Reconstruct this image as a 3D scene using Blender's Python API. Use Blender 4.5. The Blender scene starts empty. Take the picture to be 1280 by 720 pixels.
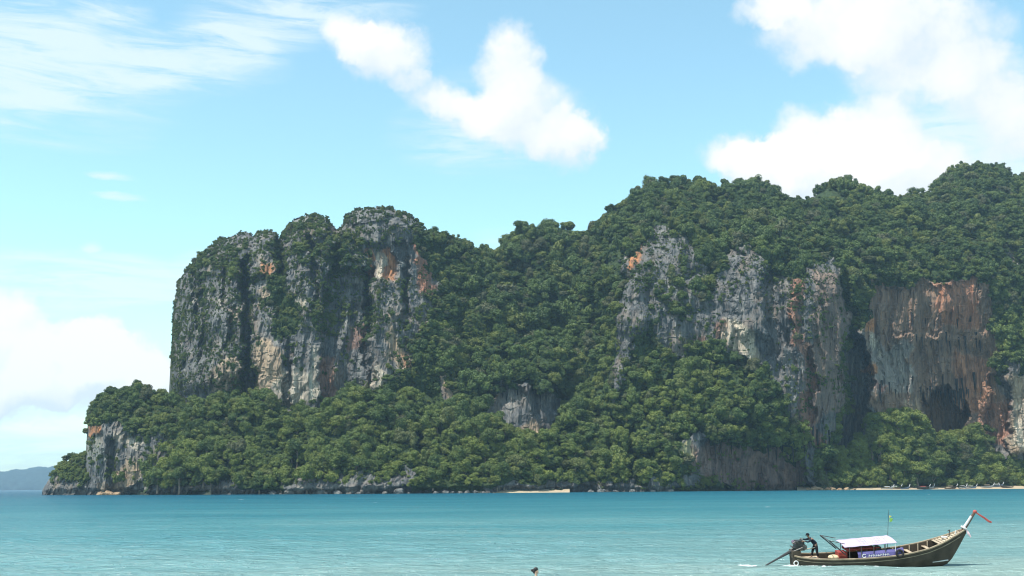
import bpy, bmesh, math, random
import numpy as np
from mathutils import Vector, Matrix

random.seed(7)
rng = np.random.default_rng(11)
R_ = math.radians
SC = bpy.context.scene
COL = SC.collection

# ------------------------------------------------------------------ camera
F = 1372.0                      # focal length in photo pixels (1280 wide)
CAM = np.array([0.0, 0.0, 4.8])
PITCH = math.atan(248.2 / F)
ROLL = 0.006
fw = np.array([0, math.cos(PITCH), math.sin(PITCH)])
r0 = np.array([1.0, 0, 0]); u0 = np.array([0, -math.sin(PITCH), math.cos(PITCH)])
rt = r0 * math.cos(ROLL) - u0 * math.sin(ROLL)
up = u0 * math.cos(ROLL) + r0 * math.sin(ROLL)
cd = bpy.data.cameras.new('camera'); cam = bpy.data.objects.new('camera', cd); COL.objects.link(cam)
cd.sensor_width = 36; cd.lens = 36 * F / 1280; cd.clip_start = 0.5; cd.clip_end = 60000
cam.matrix_world = Matrix(((rt[0], up[0], -fw[0], CAM[0]), (rt[1], up[1], -fw[1], CAM[1]),
                           (rt[2], up[2], -fw[2], CAM[2]), (0, 0, 0, 1)))
SC.camera = cam

def at(px, py, Y):
    """world point seen at photo position (px,py) standing at distance Y along +y"""
    px = np.asarray(px, float); py = np.asarray(py, float)
    a = (px - 640) / F; b = (360 - py) / F
    d = fw + a[..., None] * rt + b[..., None] * up
    k = (np.asarray(Y, float) / d[..., 1])[..., None]
    return CAM + d * k
def P(px, py, Y): return Vector(at(px, py, Y))
def ground_at(px, Y, z=0.0):
    """x at azimuth of px for ground distance Y (image row near the horizon)"""
    p = at(px, 612 - .006 * px, Y); return Vector((p[0], Y, z))

# ------------------------------------------------------------------ light
SUN_EL = R_(64); SUN_AZ = R_(-132)         # azimuth from +y, negative = left of the view
sdir = Vector((math.sin(SUN_AZ) * math.cos(SUN_EL), math.cos(SUN_AZ) * math.cos(SUN_EL), math.sin(SUN_EL)))
sl = bpy.data.lights.new('sun', 'SUN'); sl.energy = 4.5; sl.angle = R_(.53); sl.color = (1, .955, .88)
so = bpy.data.objects.new('sun', sl); COL.objects.link(so); so.rotation_euler = sdir.to_track_quat('Z', 'Y').to_euler()
so.location = (-300, -200, 600)
SC.view_settings.view_transform = 'Standard'; SC.view_settings.look = 'None'
SC.view_settings.gamma = 1; SC.view_settings.use_curve_mapping = False
SC.view_settings.exposure = 0.72
SC.cycles.max_bounces = 5; SC.cycles.diffuse_bounces = 2; SC.cycles.glossy_bounces = 2
SC.cycles.transmission_bounces = 2; SC.cycles.volume_bounces = 0; SC.cycles.transparent_max_bounces = 4
SC.cycles.use_denoising = True; SC.cycles.pixel_filter_type = 'BLACKMAN_HARRIS'; SC.cycles.filter_width = 1.1
SC.cycles.adaptive_threshold = .006

# node helpers
class NT:
    def __init__(s, tree): s.t = tree; s.n = tree.nodes; s.l = tree.links
    def add(s, kind, **kw):
        n = s.n.new(kind)
        for k, v in kw.items(): setattr(n, k, v)
        return n
    def link(s, a, b): s.l.new(a, b)
    def _in(s, sock, v):
        if v is None: return
        if hasattr(v, 'is_output'): s.l.new(v, sock)
        else: sock.default_value = v
    def math(s, op, a, b=None, c=None, clamp=False):
        n = s.add('ShaderNodeMath', operation=op); n.use_clamp = clamp
        for i, v in enumerate((a, b, c)): s._in(n.inputs[i], v)
        return n.outputs[0]
    def vec(s, op, a, b=None, c=None):
        n = s.add('ShaderNodeVectorMath', operation=op)
        for i, v in enumerate((a, b, c)): s._in(n.inputs[i], v)
        return n.outputs['Value'] if op in ('DOT_PRODUCT', 'LENGTH') else n.outputs[0]
    def mix(s, fac, a, b, blend='MIX'):
        n = s.add('ShaderNodeMix', data_type='RGBA', blend_type=blend)
        s._in(n.inputs[0], fac); s._in(n.inputs[6], a); s._in(n.inputs[7], b)
        return n.outputs[2]
    def ramp(s, fac, pts, interp='LINEAR'):
        n = s.add('ShaderNodeValToRGB'); n.color_ramp.interpolation = interp
        e = n.color_ramp.elements
        while len(e) < len(pts): e.new(.5)
        for q, (p, c) in zip(e, pts):
            q.position = p; q.color = c if len(c) == 4 else (*c, 1)
        s._in(n.inputs[0], fac); return n.outputs[0]
    def maprange(s, v, a, b, c=0, d=1, smooth=False):
        n = s.add('ShaderNodeMapRange')
        if smooth: n.interpolation_type = 'SMOOTHSTEP'
        for i, q in enumerate((v, a, b, c, d)): s._in(n.inputs[i], q)
        return n.outputs[0]
    def noise(s, vec, scale, detail=4, rough=.55, dist=0, dims='3D', out='Fac'):
        n = s.add('ShaderNodeTexNoise', noise_dimensions=dims)
        if vec is not None: s._in(n.inputs['Vector'], vec)
        n.inputs['Scale'].default_value = scale; n.inputs['Detail'].default_value = detail
        n.inputs['Roughness'].default_value = rough; n.inputs['Distortion'].default_value = dist
        return n.outputs[out]
    def mapping(s, vec, scale=(1, 1, 1), loc=(0, 0, 0), rot=(0, 0, 0)):
        n = s.add('ShaderNodeMapping'); s._in(n.inputs[0], vec)
        n.inputs['Scale'].default_value = scale; n.inputs['Location'].default_value = loc; n.inputs['Rotation'].default_value = rot
        return n.outputs[0]

# ------------------------------------------------------------------ sky with clouds
def build_world():
    w = bpy.data.worlds.new('World'); SC.world = w; w.use_nodes = True
    T = NT(w.node_tree); T.n.clear()
    out = T.add('ShaderNodeOutputWorld'); bg = T.add('ShaderNodeBackground')
    sky = T.add('ShaderNodeTexSky', sky_type='NISHITA'); sky.sun_disc = False
    sky.sun_elevation = SUN_EL; sky.sun_rotation = SUN_AZ
    sky.air_density = 1.0; sky.dust_density = .6; sky.ozone_density = 1.0; sky.altitude = 0
    # thin tropical moisture makes the blue lean towards cyan
    skyc = T.mix(1.0, sky.outputs[0], (1.22, 1.46, 1.20, 1), 'MULTIPLY')
    geo = T.add('ShaderNodeTexCoord'); d = geo.outputs['Generated']
    sp = T.add('ShaderNodeSeparateXYZ'); T.link(d, sp.inputs[0])
    az = T.math('ARCTAN2', sp.outputs[0], sp.outputs[1])
    el = T.math('ARCSINE', sp.outputs[2])
    cb = T.add('ShaderNodeCombineXYZ'); T.link(az, cb.inputs[0]); T.link(el, cb.inputs[1]); v = cb.outputs[0]
    # billowy warp
    n1 = T.noise(d, 9, 6, .6, out='Color'); n2 = T.noise(d, 34, 5, .6, out='Color')
    w1 = T.vec('MULTIPLY_ADD', n1, (.060, .060, 0), (-.030, -.030, 0))
    w2 = T.vec('MULTIPLY_ADD', n2, (.030, .026, 0), (-.015, -.013, 0))
    vw = T.vec('ADD', T.vec('ADD', v, w1), w2)
    # stretched warp for high streaky cloud
    vs = T.mapping(v, (9, 62, 1), (0, 0, 0), (0, 0, .10)); n3 = T.noise(vs, 1.0, 8, .66, .6)
    fb = T.noise(d, 16, 8, .62)
    def azel(px, py):
        p = at(px, py, 1.0) - CAM; p = p / np.linalg.norm(p)
        return math.atan2(p[0], p[1]), math.asin(p[2])
    def field(blobs, vv):
        acc = None
        for (px, py, rx, ry, s) in blobs:
            a, e = azel(px, py); sx, sy = F / rx, F / ry
            q = T.vec('MULTIPLY_ADD', vv, (sx, sy, 0), (-a * sx, -e * sy, 0))
            r2 = T.vec('DOT_PRODUCT', q, q)
            m = T.math('MAXIMUM', T.math('MULTIPLY_ADD', r2, -s, s), 0.0)
            acc = m if acc is None else T.math('ADD', acc, m)
        return acc
    crisp = [(437, 40, 42, 40, .9), (485, 66, 66, 50, 1.1), (535, 118, 60, 34, .8), (575, 140, 60, 34, .6),
             (632, 88, 52, 60, 1.0), (655, 145, 95, 52, 1.0), (712, 172, 66, 42, .9), (738, 160, 36, 34, .6),
             (955, 6, 60, 26, .8), (1050, 22, 130, 60, 1.1), (1150, 60, 120, 70, 1.0), (1225, 120, 70, 60, .8), (1275, 160, 60, 50, .8),
             (1005, 188, 70, 62, 1.1), (1092, 172, 72, 62, 1.2), (1045, 225, 150, 50, 1.0), (925, 190, 60, 34, 1.1), (965, 205, 80, 44, 1.0), (1150, 225, 110, 60, .8),
             (2, 430, 58, 84, 1.7), (66, 456, 64, 58, 1.7), (112, 448, 46, 48, 1.6), (150, 470, 64, 48, 1.6), (60, 498, 200, 36, 1.0), (205, 478, 50, 32, 1.0)]
    soft = [(60, 95, 190, 110, .55), (215, 75, 170, 48, .6), (320, 28, 120, 52, .75), (140, 8, 60, 22, .5), (430, 10, 120, 30, .6),
            (20, 60, 110, 90, .45), (60, 352, 260, 48, .75), (170, 360, 130, 40, .4), (1240, 205, 170, 80, .8), (1180, 130, 150, 90, .55),
            (620, 150, 170, 90, .35), (50, 560, 360, 70, .5), (248, 330, 36, 22, .5), (118, 310, 17, 8, .8), (140, 220, 34, 7, .75), (152, 246, 38, 7, .75), (560, 180, 120, 50, .3), (620, 300, 60, 30, .3)]
    cf = field(crisp, vw); sf = field(soft, T.vec('ADD', v, T.vec('MULTIPLY', w1, (.6, .35, 0))))
    # the sky outside this view goes on with the same kind of scattered cloud
    ox = T.maprange(T.math('ABSOLUTE', az), .47, .60); oy = T.maprange(el, .47, .58)
    outm = T.math('MAXIMUM', ox, oy)
    big = T.noise(T.mapping(d, (1, 1, 2.2), (3.1, 1.7, .4)), 3.2, 7, .58)
    gen = T.math('MULTIPLY', T.maprange(big, .50, .68), outm)
    dens = T.math('ADD', T.math('ADD', cf, gen), T.math('MULTIPLY_ADD', fb, 1.3, -.65))
    ac = T.math('MULTIPLY', T.maprange(dens, .10, .95, 0, 1, True), .95)
    gate = T.math('GREATER_THAN', T.math('ADD', cf, gen), .0)
    ac = T.math('MULTIPLY', ac, gate)
    sdens = T.math('MULTIPLY', sf, T.maprange(n3, .32, .68, .16, 1.35))
    as_ = T.math('MULTIPLY', T.maprange(sdens, .05, .8, 0, 1, True), .78)
    # cloud brightness: sunlit white, thin or low parts a little grey-blue
    above = field(crisp, T.vec('ADD', vw, (-.012, .026, 0)))      # how much cloud lies sunward of here
    lum = T.maprange(T.math('ADD', T.math('SUBTRACT', T.math('MULTIPLY', dens, .8), T.math('MULTIPLY', above, .42)), T.math('MULTIPLY_ADD', fb, 1.0, -.5)), -.15, .95)
    cc = T.mix(lum, (3.95, 4.35, 4.70, 1), (5.3, 5.25, 5.15, 1))
    c = T.mix(as_, skyc, (4.2, 4.8, 5.0, 1)); c = T.mix(ac, c, cc)
    T.link(c, bg.inputs[0]); bg.inputs[1].default_value = 0.13
    T.link(bg.outputs[0], out.inputs[0])
    w.cycles.sampling_method = 'MANUAL'; w.cycles.sample_map_resolution = 512
build_world()

# ------------------------------------------------------------------ numpy noise
def _h(ix, iy, iz, seed):
    n = (ix.astype(np.uint32) * np.uint32(374761393) + iy.astype(np.uint32) * np.uint32(668265263)
         + iz.astype(np.uint32) * np.uint32(2147483647) + np.uint32((seed * 974634541) & 0xffffffff))
    n = (n ^ (n >> np.uint32(13))) * np.uint32(1274126177)
    n = n ^ (n >> np.uint32(16))
    return n.astype(np.float32) / np.float32(4294967295.0)
def vnoise(x, y, z, seed=0):
    x = np.asarray(x, np.float32); y = np.broadcast_to(np.asarray(y, np.float32), x.shape); z = np.broadcast_to(np.asarray(z, np.float32), x.shape)
    fx, fy, fz = np.floor(x), np.floor(y), np.floor(z)
    ix, iy, iz = fx.astype(np.int64), fy.astype(np.int64), fz.astype(np.int64)
    tx, ty, tz = x - fx, y - fy, z - fz
    tx = tx * tx * (3 - 2 * tx); ty = ty * ty * (3 - 2 * ty); tz = tz * tz * (3 - 2 * tz)
    r = 0
    for dx in (0, 1):
        wx = tx if dx else 1 - tx
        for dy in (0, 1):
            wy = ty if dy else 1 - ty
            for dz in (0, 1):
                wz = tz if dz else 1 - tz
                r = r + wx * wy * wz * _h(ix + dx, iy + dy, iz + dz, seed)
    return r
def fbm(x, y, z, o=4, seed=0, gain=.5):
    r = 0; a = 1; s = 0
    for i in range(o):
        r = r + a * (vnoise(x, y, z, seed + i * 17) - .5); s += a; a *= gain
        x, y, z = x * 2.03 + 5.1, y * 2.03 + 9.7, z * 2.03 + 3.3
    return r / s * 2
def ridged(x, y, z, o=4, seed=0):
    r = 0; a = 1; s = 0
    for i in range(o):
        r = r + a * (1 - np.abs(2 * vnoise(x, y, z, seed + i * 13) - 1)); s += a; a *= .55
        x, y, z = x * 2.1 + 4.2, y * 2.1 + 1.7, z * 2.1 + 7.3
    return r / s
def worley(x, y, seed=0):
    fx, fy = np.floor(x), np.floor(y); ix, iy = fx.astype(np.int64), fy.astype(np.int64); d = np.full(np.shape(x), 9.0, np.float32); e = d.copy()
    for dx in (-1, 0, 1):
        for dy in (-1, 0, 1):
            cx = ix + dx; cy = iy + dy; z = np.zeros_like(cx)
            q = np.hypot(cx + _h(cx, cy, z, seed) - x, cy + _h(cx, cy, z, seed + 1) - y); e = np.minimum(e, np.maximum(d, q)); d = np.minimum(d, q)
    return d, e - d
def sstep(a, b, x):
    t = np.clip((x - a) / (b - a), 0, 1); return t * t * (3 - 2 * t)
def poly_sd(px, py, poly):
    """signed distance, positive inside"""
    poly = np.array(poly, np.float32); d = np.full(px.shape, 1e9, np.float32); ins = np.zeros(px.shape, bool)
    n = len(poly)
    for i in range(n):
        ax, ay = poly[i]; bx, by = poly[(i + 1) % n]
        ex, ey = bx - ax, by - ay; L = ex * ex + ey * ey + 1e-9
        t = np.clip(((px - ax) * ex + (py - ay) * ey) / L, 0, 1)
        d = np.minimum(d, np.hypot(px - ax - t * ex, py - ay - t * ey))
        c = ((ay > py) != (by > py)) & (px < (bx - ax) * (py - ay) / (by - ay + 1e-9) + ax)
        ins ^= c
    return np.where(ins, d, -d)
def poly_mask(px, py, poly, soft=3.0, warp=None):
    poly = np.array(poly, float); x0, y0 = poly.min(0) - soft - 12; x1, y1 = poly.max(0) + soft + 12
    m = np.zeros(px.shape, np.float32)
    k = np.nonzero((px > x0) & (px < x1) & (py > y0) & (py < y1))
    if len(k[0]) == 0: return m
    qx, qy = px[k], py[k]
    if warp is not None: qx = qx + warp[0][k]; qy = qy + warp[1][k]
    m[k] = sstep(-soft, soft, poly_sd(qx, qy, poly)); return m
def rbf(ctrl, px, py):
    c = np.array(ctrl, float); n = len(c); Q = c[:, :2] / 100
    r = np.linalg.norm(Q[:, None] - Q[None], axis=2); A = np.zeros((n + 3, n + 3))
    A[:n, :n] = r - np.eye(n) * .02; A[:n, n] = 1; A[:n, n + 1:] = Q; A[n, :n] = 1; A[n + 1:, :n] = Q.T
    w = np.linalg.solve(A, np.concatenate([c[:, 2], [0, 0, 0]]))
    X, Y = px / 100, py / 100; r_ = w[n] + w[n + 1] * X + w[n + 2] * Y
    for i in range(n): r_ = r_ + w[i] * np.hypot(X - Q[i, 0], Y - Q[i, 1])
    return r_

# ------------------------------------------------------------------ object helpers
def tag(o, label=None, cat=None, group=None, kind=None):
    for k, v in (('label', label), ('category', cat), ('group', group), ('kind', kind)):
        if v: o[k] = v
    return o
def mk(name, verts, faces, mat, parent=None, smooth=False):
    me = bpy.data.meshes.new(name); me.from_pydata([tuple(v) for v in verts], [], faces)
    o = bpy.data.objects.new(name, me); COL.objects.link(o)
    if mat: me.materials.append(mat)
    if smooth: me.polygons.foreach_set('use_smooth', [True] * len(me.polygons))
    if parent: o.parent = parent
    return o
def grid_mesh(name, V, nr, nc, mat, smooth=False, attrs=None):
    """V (nr*nc,3), rows by columns, fast"""
    me = bpy.data.meshes.new(name); nv = nr * nc
    i = np.arange((nr - 1) * (nc - 1)); r = i // (nc - 1); c = i % (nc - 1); b = r * nc + c
    q = np.stack([b, b + 1, b + nc + 1, b + nc], 1).ravel().astype(np.int32)
    nf = len(i)
    me.vertices.add(nv); me.vertices.foreach_set('co', V.astype(np.float32).ravel())
    me.loops.add(nf * 4); me.loops.foreach_set('vertex_index', q)
    me.polygons.add(nf); me.polygons.foreach_set('loop_start', np.arange(0, nf * 4, 4, dtype=np.int32))
    me.polygons.foreach_set('use_smooth', np.full(nf, smooth))
    for k, (kind, a) in (attrs or {}).items():
        at_ = me.attributes.new(k, kind, 'POINT')
        at_.data.foreach_set('color' if kind == 'FLOAT_COLOR' else 'value', a.astype(np.float32).ravel())
    me.update(calc_edges=True); me.validate()
    o = bpy.data.objects.new(name, me); COL.objects.link(o); me.materials.append(mat)
    return o
class MB:
    """collects shapes; build() links them as one mesh object"""
    def __init__(s): s.v = []; s.f = []
    def add(s, v, f): b = len(s.v); s.v += [Vector(q) for q in v]; s.f += [tuple(i + b for i in q) for q in f]; return s
    def box(s, c, d, rot=None):
        m = rot or Matrix.Identity(3); h = Vector(d) / 2; vs = []
        for x in (-1, 1):
            for y in (-1, 1):
                for z in (-1, 1): vs.append(Vector(c) + m @ Vector((x * h.x, y * h.y, z * h.z)))
        return s.add(vs, [(0, 1, 3, 2), (4, 6, 7, 5), (0, 4, 5, 1), (2, 3, 7, 6), (0, 2, 6, 4), (1, 5, 7, 3)])
    def tube(s, pts, rad, n=8, cap=True, flat=1.0):
        pts = [Vector(p) for p in pts]; rad = rad if hasattr(rad, '__len__') else [rad] * len(pts)
        vs = []; u = None
        for i, p in enumerate(pts):
            t = (pts[min(i + 1, len(pts) - 1)] - pts[max(i - 1, 0)]).normalized()
            if u is None:
                u = t.cross(Vector((0, 1, 0)));
                if u.length < .1: u = t.cross(Vector((1, 0, 0)))
            u = (u - t * u.dot(t)).normalized(); w = t.cross(u)
            for k in range(n):
                a = 2 * math.pi * k / n; vs.append(p + u * math.cos(a) * rad[i] + w * math.sin(a) * rad[i] * flat)
        fs = [(i * n + k, i * n + (k + 1) % n, (i + 1) * n + (k + 1) % n, (i + 1) * n + k) for i in range(len(pts) - 1) for k in range(n)]
        if cap: fs += [tuple(range(n))[::-1], tuple((len(pts) - 1) * n + k for k in range(n))]
        return s.add(vs, fs)
    def torus(s, c, R, r, m=20, n=8, rot=None):
        rot = rot or Matrix.Identity(3); vs = []
        for i in range(m):
            a = 2 * math.pi * i / m
            for k in range(n):
                b = 2 * math.pi * k / n
                vs.append(Vector(c) + rot @ Vector(((R + r * math.cos(b)) * math.cos(a), (R + r * math.cos(b)) * math.sin(a), r * math.sin(b))))
        return s.add(vs, [(i * n + k, ((i + 1) % m) * n + k, ((i + 1) % m) * n + (k + 1) % n, i * n + (k + 1) % n) for i in range(m) for k in range(n)])
    def ball(s, c, r, n=10, m=7, rot=None):
        r = Vector(r) if hasattr(r, '__len__') else Vector((r, r, r)); vs = [Vector(c) + Vector((0, 0, r.z))]; rot = rot or Matrix.Identity(3)
        for j in range(1, m):
            a = math.pi * j / m
            for k in range(n):
                b = 2 * math.pi * k / n; vs.append(Vector(c) + rot @ Vector((r.x * math.sin(a) * math.cos(b), r.y * math.sin(a) * math.sin(b), r.z * math.cos(a))))
        vs.append(Vector(c) - Vector((0, 0, r.z))); L = len(vs) - 1
        fs = [(0, 1 + k, 1 + (k + 1) % n) for k in range(n)]
        for j in range(m - 2):
            for k in range(n): fs.append((1 + j * n + k, 1 + (j + 1) * n + k, 1 + (j + 1) * n + (k + 1) % n, 1 + j * n + (k + 1) % n))
        fs += [(L, 1 + (m - 2) * n + (k + 1) % n, 1 + (m - 2) * n + k) for k in range(n)]
        return s.add(vs, fs)
    def build(s, name, mat, parent=None, smooth=False): return mk(name, s.v, s.f, mat, parent, smooth)
def empty(name, loc, rot=(0, 0, 0)):
    o = bpy.data.objects.new(name, None); COL.objects.link(o); o.location = loc; o.rotation_euler = rot; o.empty_display_size = .5; return o

# ------------------------------------------------------------------ materials
def mat(name, col, rough=.6, spec=.3, var=.12, vscale=3.0, metal=0, bump=0.0, bscale=20):
    m = bpy.data.materials.new(name); m.use_nodes = True; T = NT(m.node_tree); b = T.n['Principled BSDF']
    tc = T.add('ShaderNodeTexCoord'); n = T.noise(tc.outputs['Object'], vscale, 5, .6)
    hi = tuple(min(1, c * (1 + var)) for c in col) + (1,); lo = tuple(c * (1 - var * 1.6) for c in col) + (1,)
    T.link(T.ramp(n, [(.3, lo), (.7, hi)]), b.inputs['Base Color'])
    b.inputs['Roughness'].default_value = rough; b.inputs['Specular IOR Level'].default_value = spec; b.inputs['Metallic'].default_value = metal
    if bump:
        bp = T.add('ShaderNodeBump'); bp.inputs['Strength'].default_value = bump; bp.inputs['Distance'].default_value = .02
        T.link(T.noise(tc.outputs['Object'], bscale, 4), bp.inputs['Height']); T.link(bp.outputs[0], b.inputs['Normal'])
    return m

def rock_mat():
    m = bpy.data.materials.new('limestone'); m.use_nodes = True; T = NT(m.node_tree); b = T.n['Principled BSDF']
    g = T.add('ShaderNodeNewGeometry'); pos = g.outputs['Position']
    va = T.add('ShaderNodeAttribute', attribute_name='veg'); st = T.add('ShaderNodeAttribute', attribute_name='stain')
    s1 = T.noise(T.mapping(pos, (.13, .08, .008)), 1.0, 5, .6, .6); s2_ = T.noise(T.mapping(pos, (.48, .3, .022)), 1.0, 5, .62, .4)
    streak = T.math('ADD', T.math('MULTIPLY', s1, .55), T.math('MULTIPLY', s2_, .45))
    fine = T.noise(T.mapping(pos, (.9, .6, .07)), 1.0, 5, .65, .3)
    blot = T.noise(pos, .045, 6, .6)
    c = T.ramp(streak, [(.36, (.030, .032, .035)), (.46, (.092, .094, .096)), (.55, (.165, .161, .153)), (.68, (.36, .34, .30))])
    c = T.mix(T.maprange(fine, .35, .7), T.mix(.55, c, (.055, .058, .062, 1)), c)
    c = T.mix(T.math('MULTIPLY', T.maprange(blot, .50, .70), .45), c, (.25, .18, .120, 1))
    # iron and lime staining where the old surface has broken away
    s2 = T.math('MULTIPLY', st.outputs['Alpha'], T.maprange(fine, .28, .56, .25, 1.0))
    c = T.mix(s2, c, T.mix(T.maprange(streak, .38, .56), T.mix(.62, st.outputs['Color'], (.06, .055, .055, 1)), st.outputs['Color']))
    # soil and creepers
    lf = T.noise(pos, .35, 5, .7)
    gcol = T.ramp(lf, [(.35, (.018, .028, .012)), (.55, (.035, .055, .020)), (.7, (.06, .08, .03))])
    vm = T.maprange(T.math('ADD', va.outputs['Fac'], T.math('MULTIPLY_ADD', lf, 1.0, -.5)), .45, .7)
    c = T.mix(vm, c, gcol)
    # tide mark: wet dark rock at the waterline
    sp = T.add('ShaderNodeSeparateXYZ'); T.link(pos, sp.inputs[0])
    wet = T.maprange(T.math('ADD', sp.outputs[2], T.math('MULTIPLY', fine, 2.0)), 2.2, 4.0, .6, 0)
    c = T.mix(wet, c, (.045, .045, .042, 1))
    T.link(c, b.inputs['Base Color']); b.inputs['Roughness'].default_value = .9; b.inputs['Specular IOR Level'].default_value = .15
    bp = T.add('ShaderNodeBump'); bp.inputs['Strength'].default_value = .8; bp.inputs['Distance'].default_value = 1.2
    hn = T.math('ADD', T.noise(T.mapping(pos, (.8, .8, .12)), 1.0, 6, .72), T.math('MULTIPLY', streak, 2.0))
    T.link(hn, bp.inputs['Height']); T.link(bp.outputs[0], b.inputs['Normal'])
    return m
ROCK = rock_mat()

def leaf_mat(name, lo, hi):
    m = bpy.data.materials.new(name); m.use_nodes = True; T = NT(m.node_tree); b = T.n['Principled BSDF']
    oi = T.add('ShaderNodeObjectInfo'); ca = T.add('ShaderNodeAttribute', attribute_name='clump')
    ti = T.add('ShaderNodeAttribute', attribute_name='tint', attribute_type='INSTANCER')
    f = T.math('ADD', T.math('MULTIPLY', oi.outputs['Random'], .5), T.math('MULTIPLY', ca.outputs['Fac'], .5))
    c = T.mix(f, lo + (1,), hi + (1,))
    # young leaf flush turns some crowns yellow-green, a few grey-olive
    c = T.mix(T.math('MULTIPLY', T.math('GREATER_THAN', oi.outputs['Random'], .86), .55), c, (.145, .150, .036, 1))
    c = T.mix(T.math('MULTIPLY', T.math('LESS_THAN', oi.outputs['Random'], .10), .6), c, (.120, .110, .066, 1))
    c = T.mix(ti.outputs['Fac'], c, (.150, .182, .042, 1))
    T.link(c, b.inputs['Base Color']); b.inputs['Roughness'].default_value = .6; b.inputs['Specular IOR Level'].default_value = .2
    tr = T.add('ShaderNodeBsdfTranslucent'); T.link(T.mix(.5, c, (.10, .16, .02, 1)), tr.inputs[0])
    mx = T.add('ShaderNodeMixShader'); mx.inputs[0].default_value = .22
    T.link(b.outputs[0], mx.inputs[1]); T.link(tr.outputs[0], mx.inputs[2]); T.link(mx.outputs[0], T.n['Material Output'].inputs[0])
    return m
LEAF = leaf_mat('leaves', (.024, .047, .017), (.112, .158, .044))
BARK = mat('bark', (.16, .13, .10), .9, .1, .3, 1.5)

# ------------------------------------------------------------------ rock masses
SHORE = np.array([(0, 1010), (60, 965), (110, 930), (200, 880), (300, 852), (450, 848), (600, 862), (740, 893), (860, 920), (1000, 985), (1100, 1015), (1280, 1050), (1450, 1090)], float)
def shoreY(px): return np.interp(px, SHORE[:, 0], SHORE[:, 1])
LUT = {}
TREES = []          # (mass, x, y, z, radius, tint)

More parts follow.
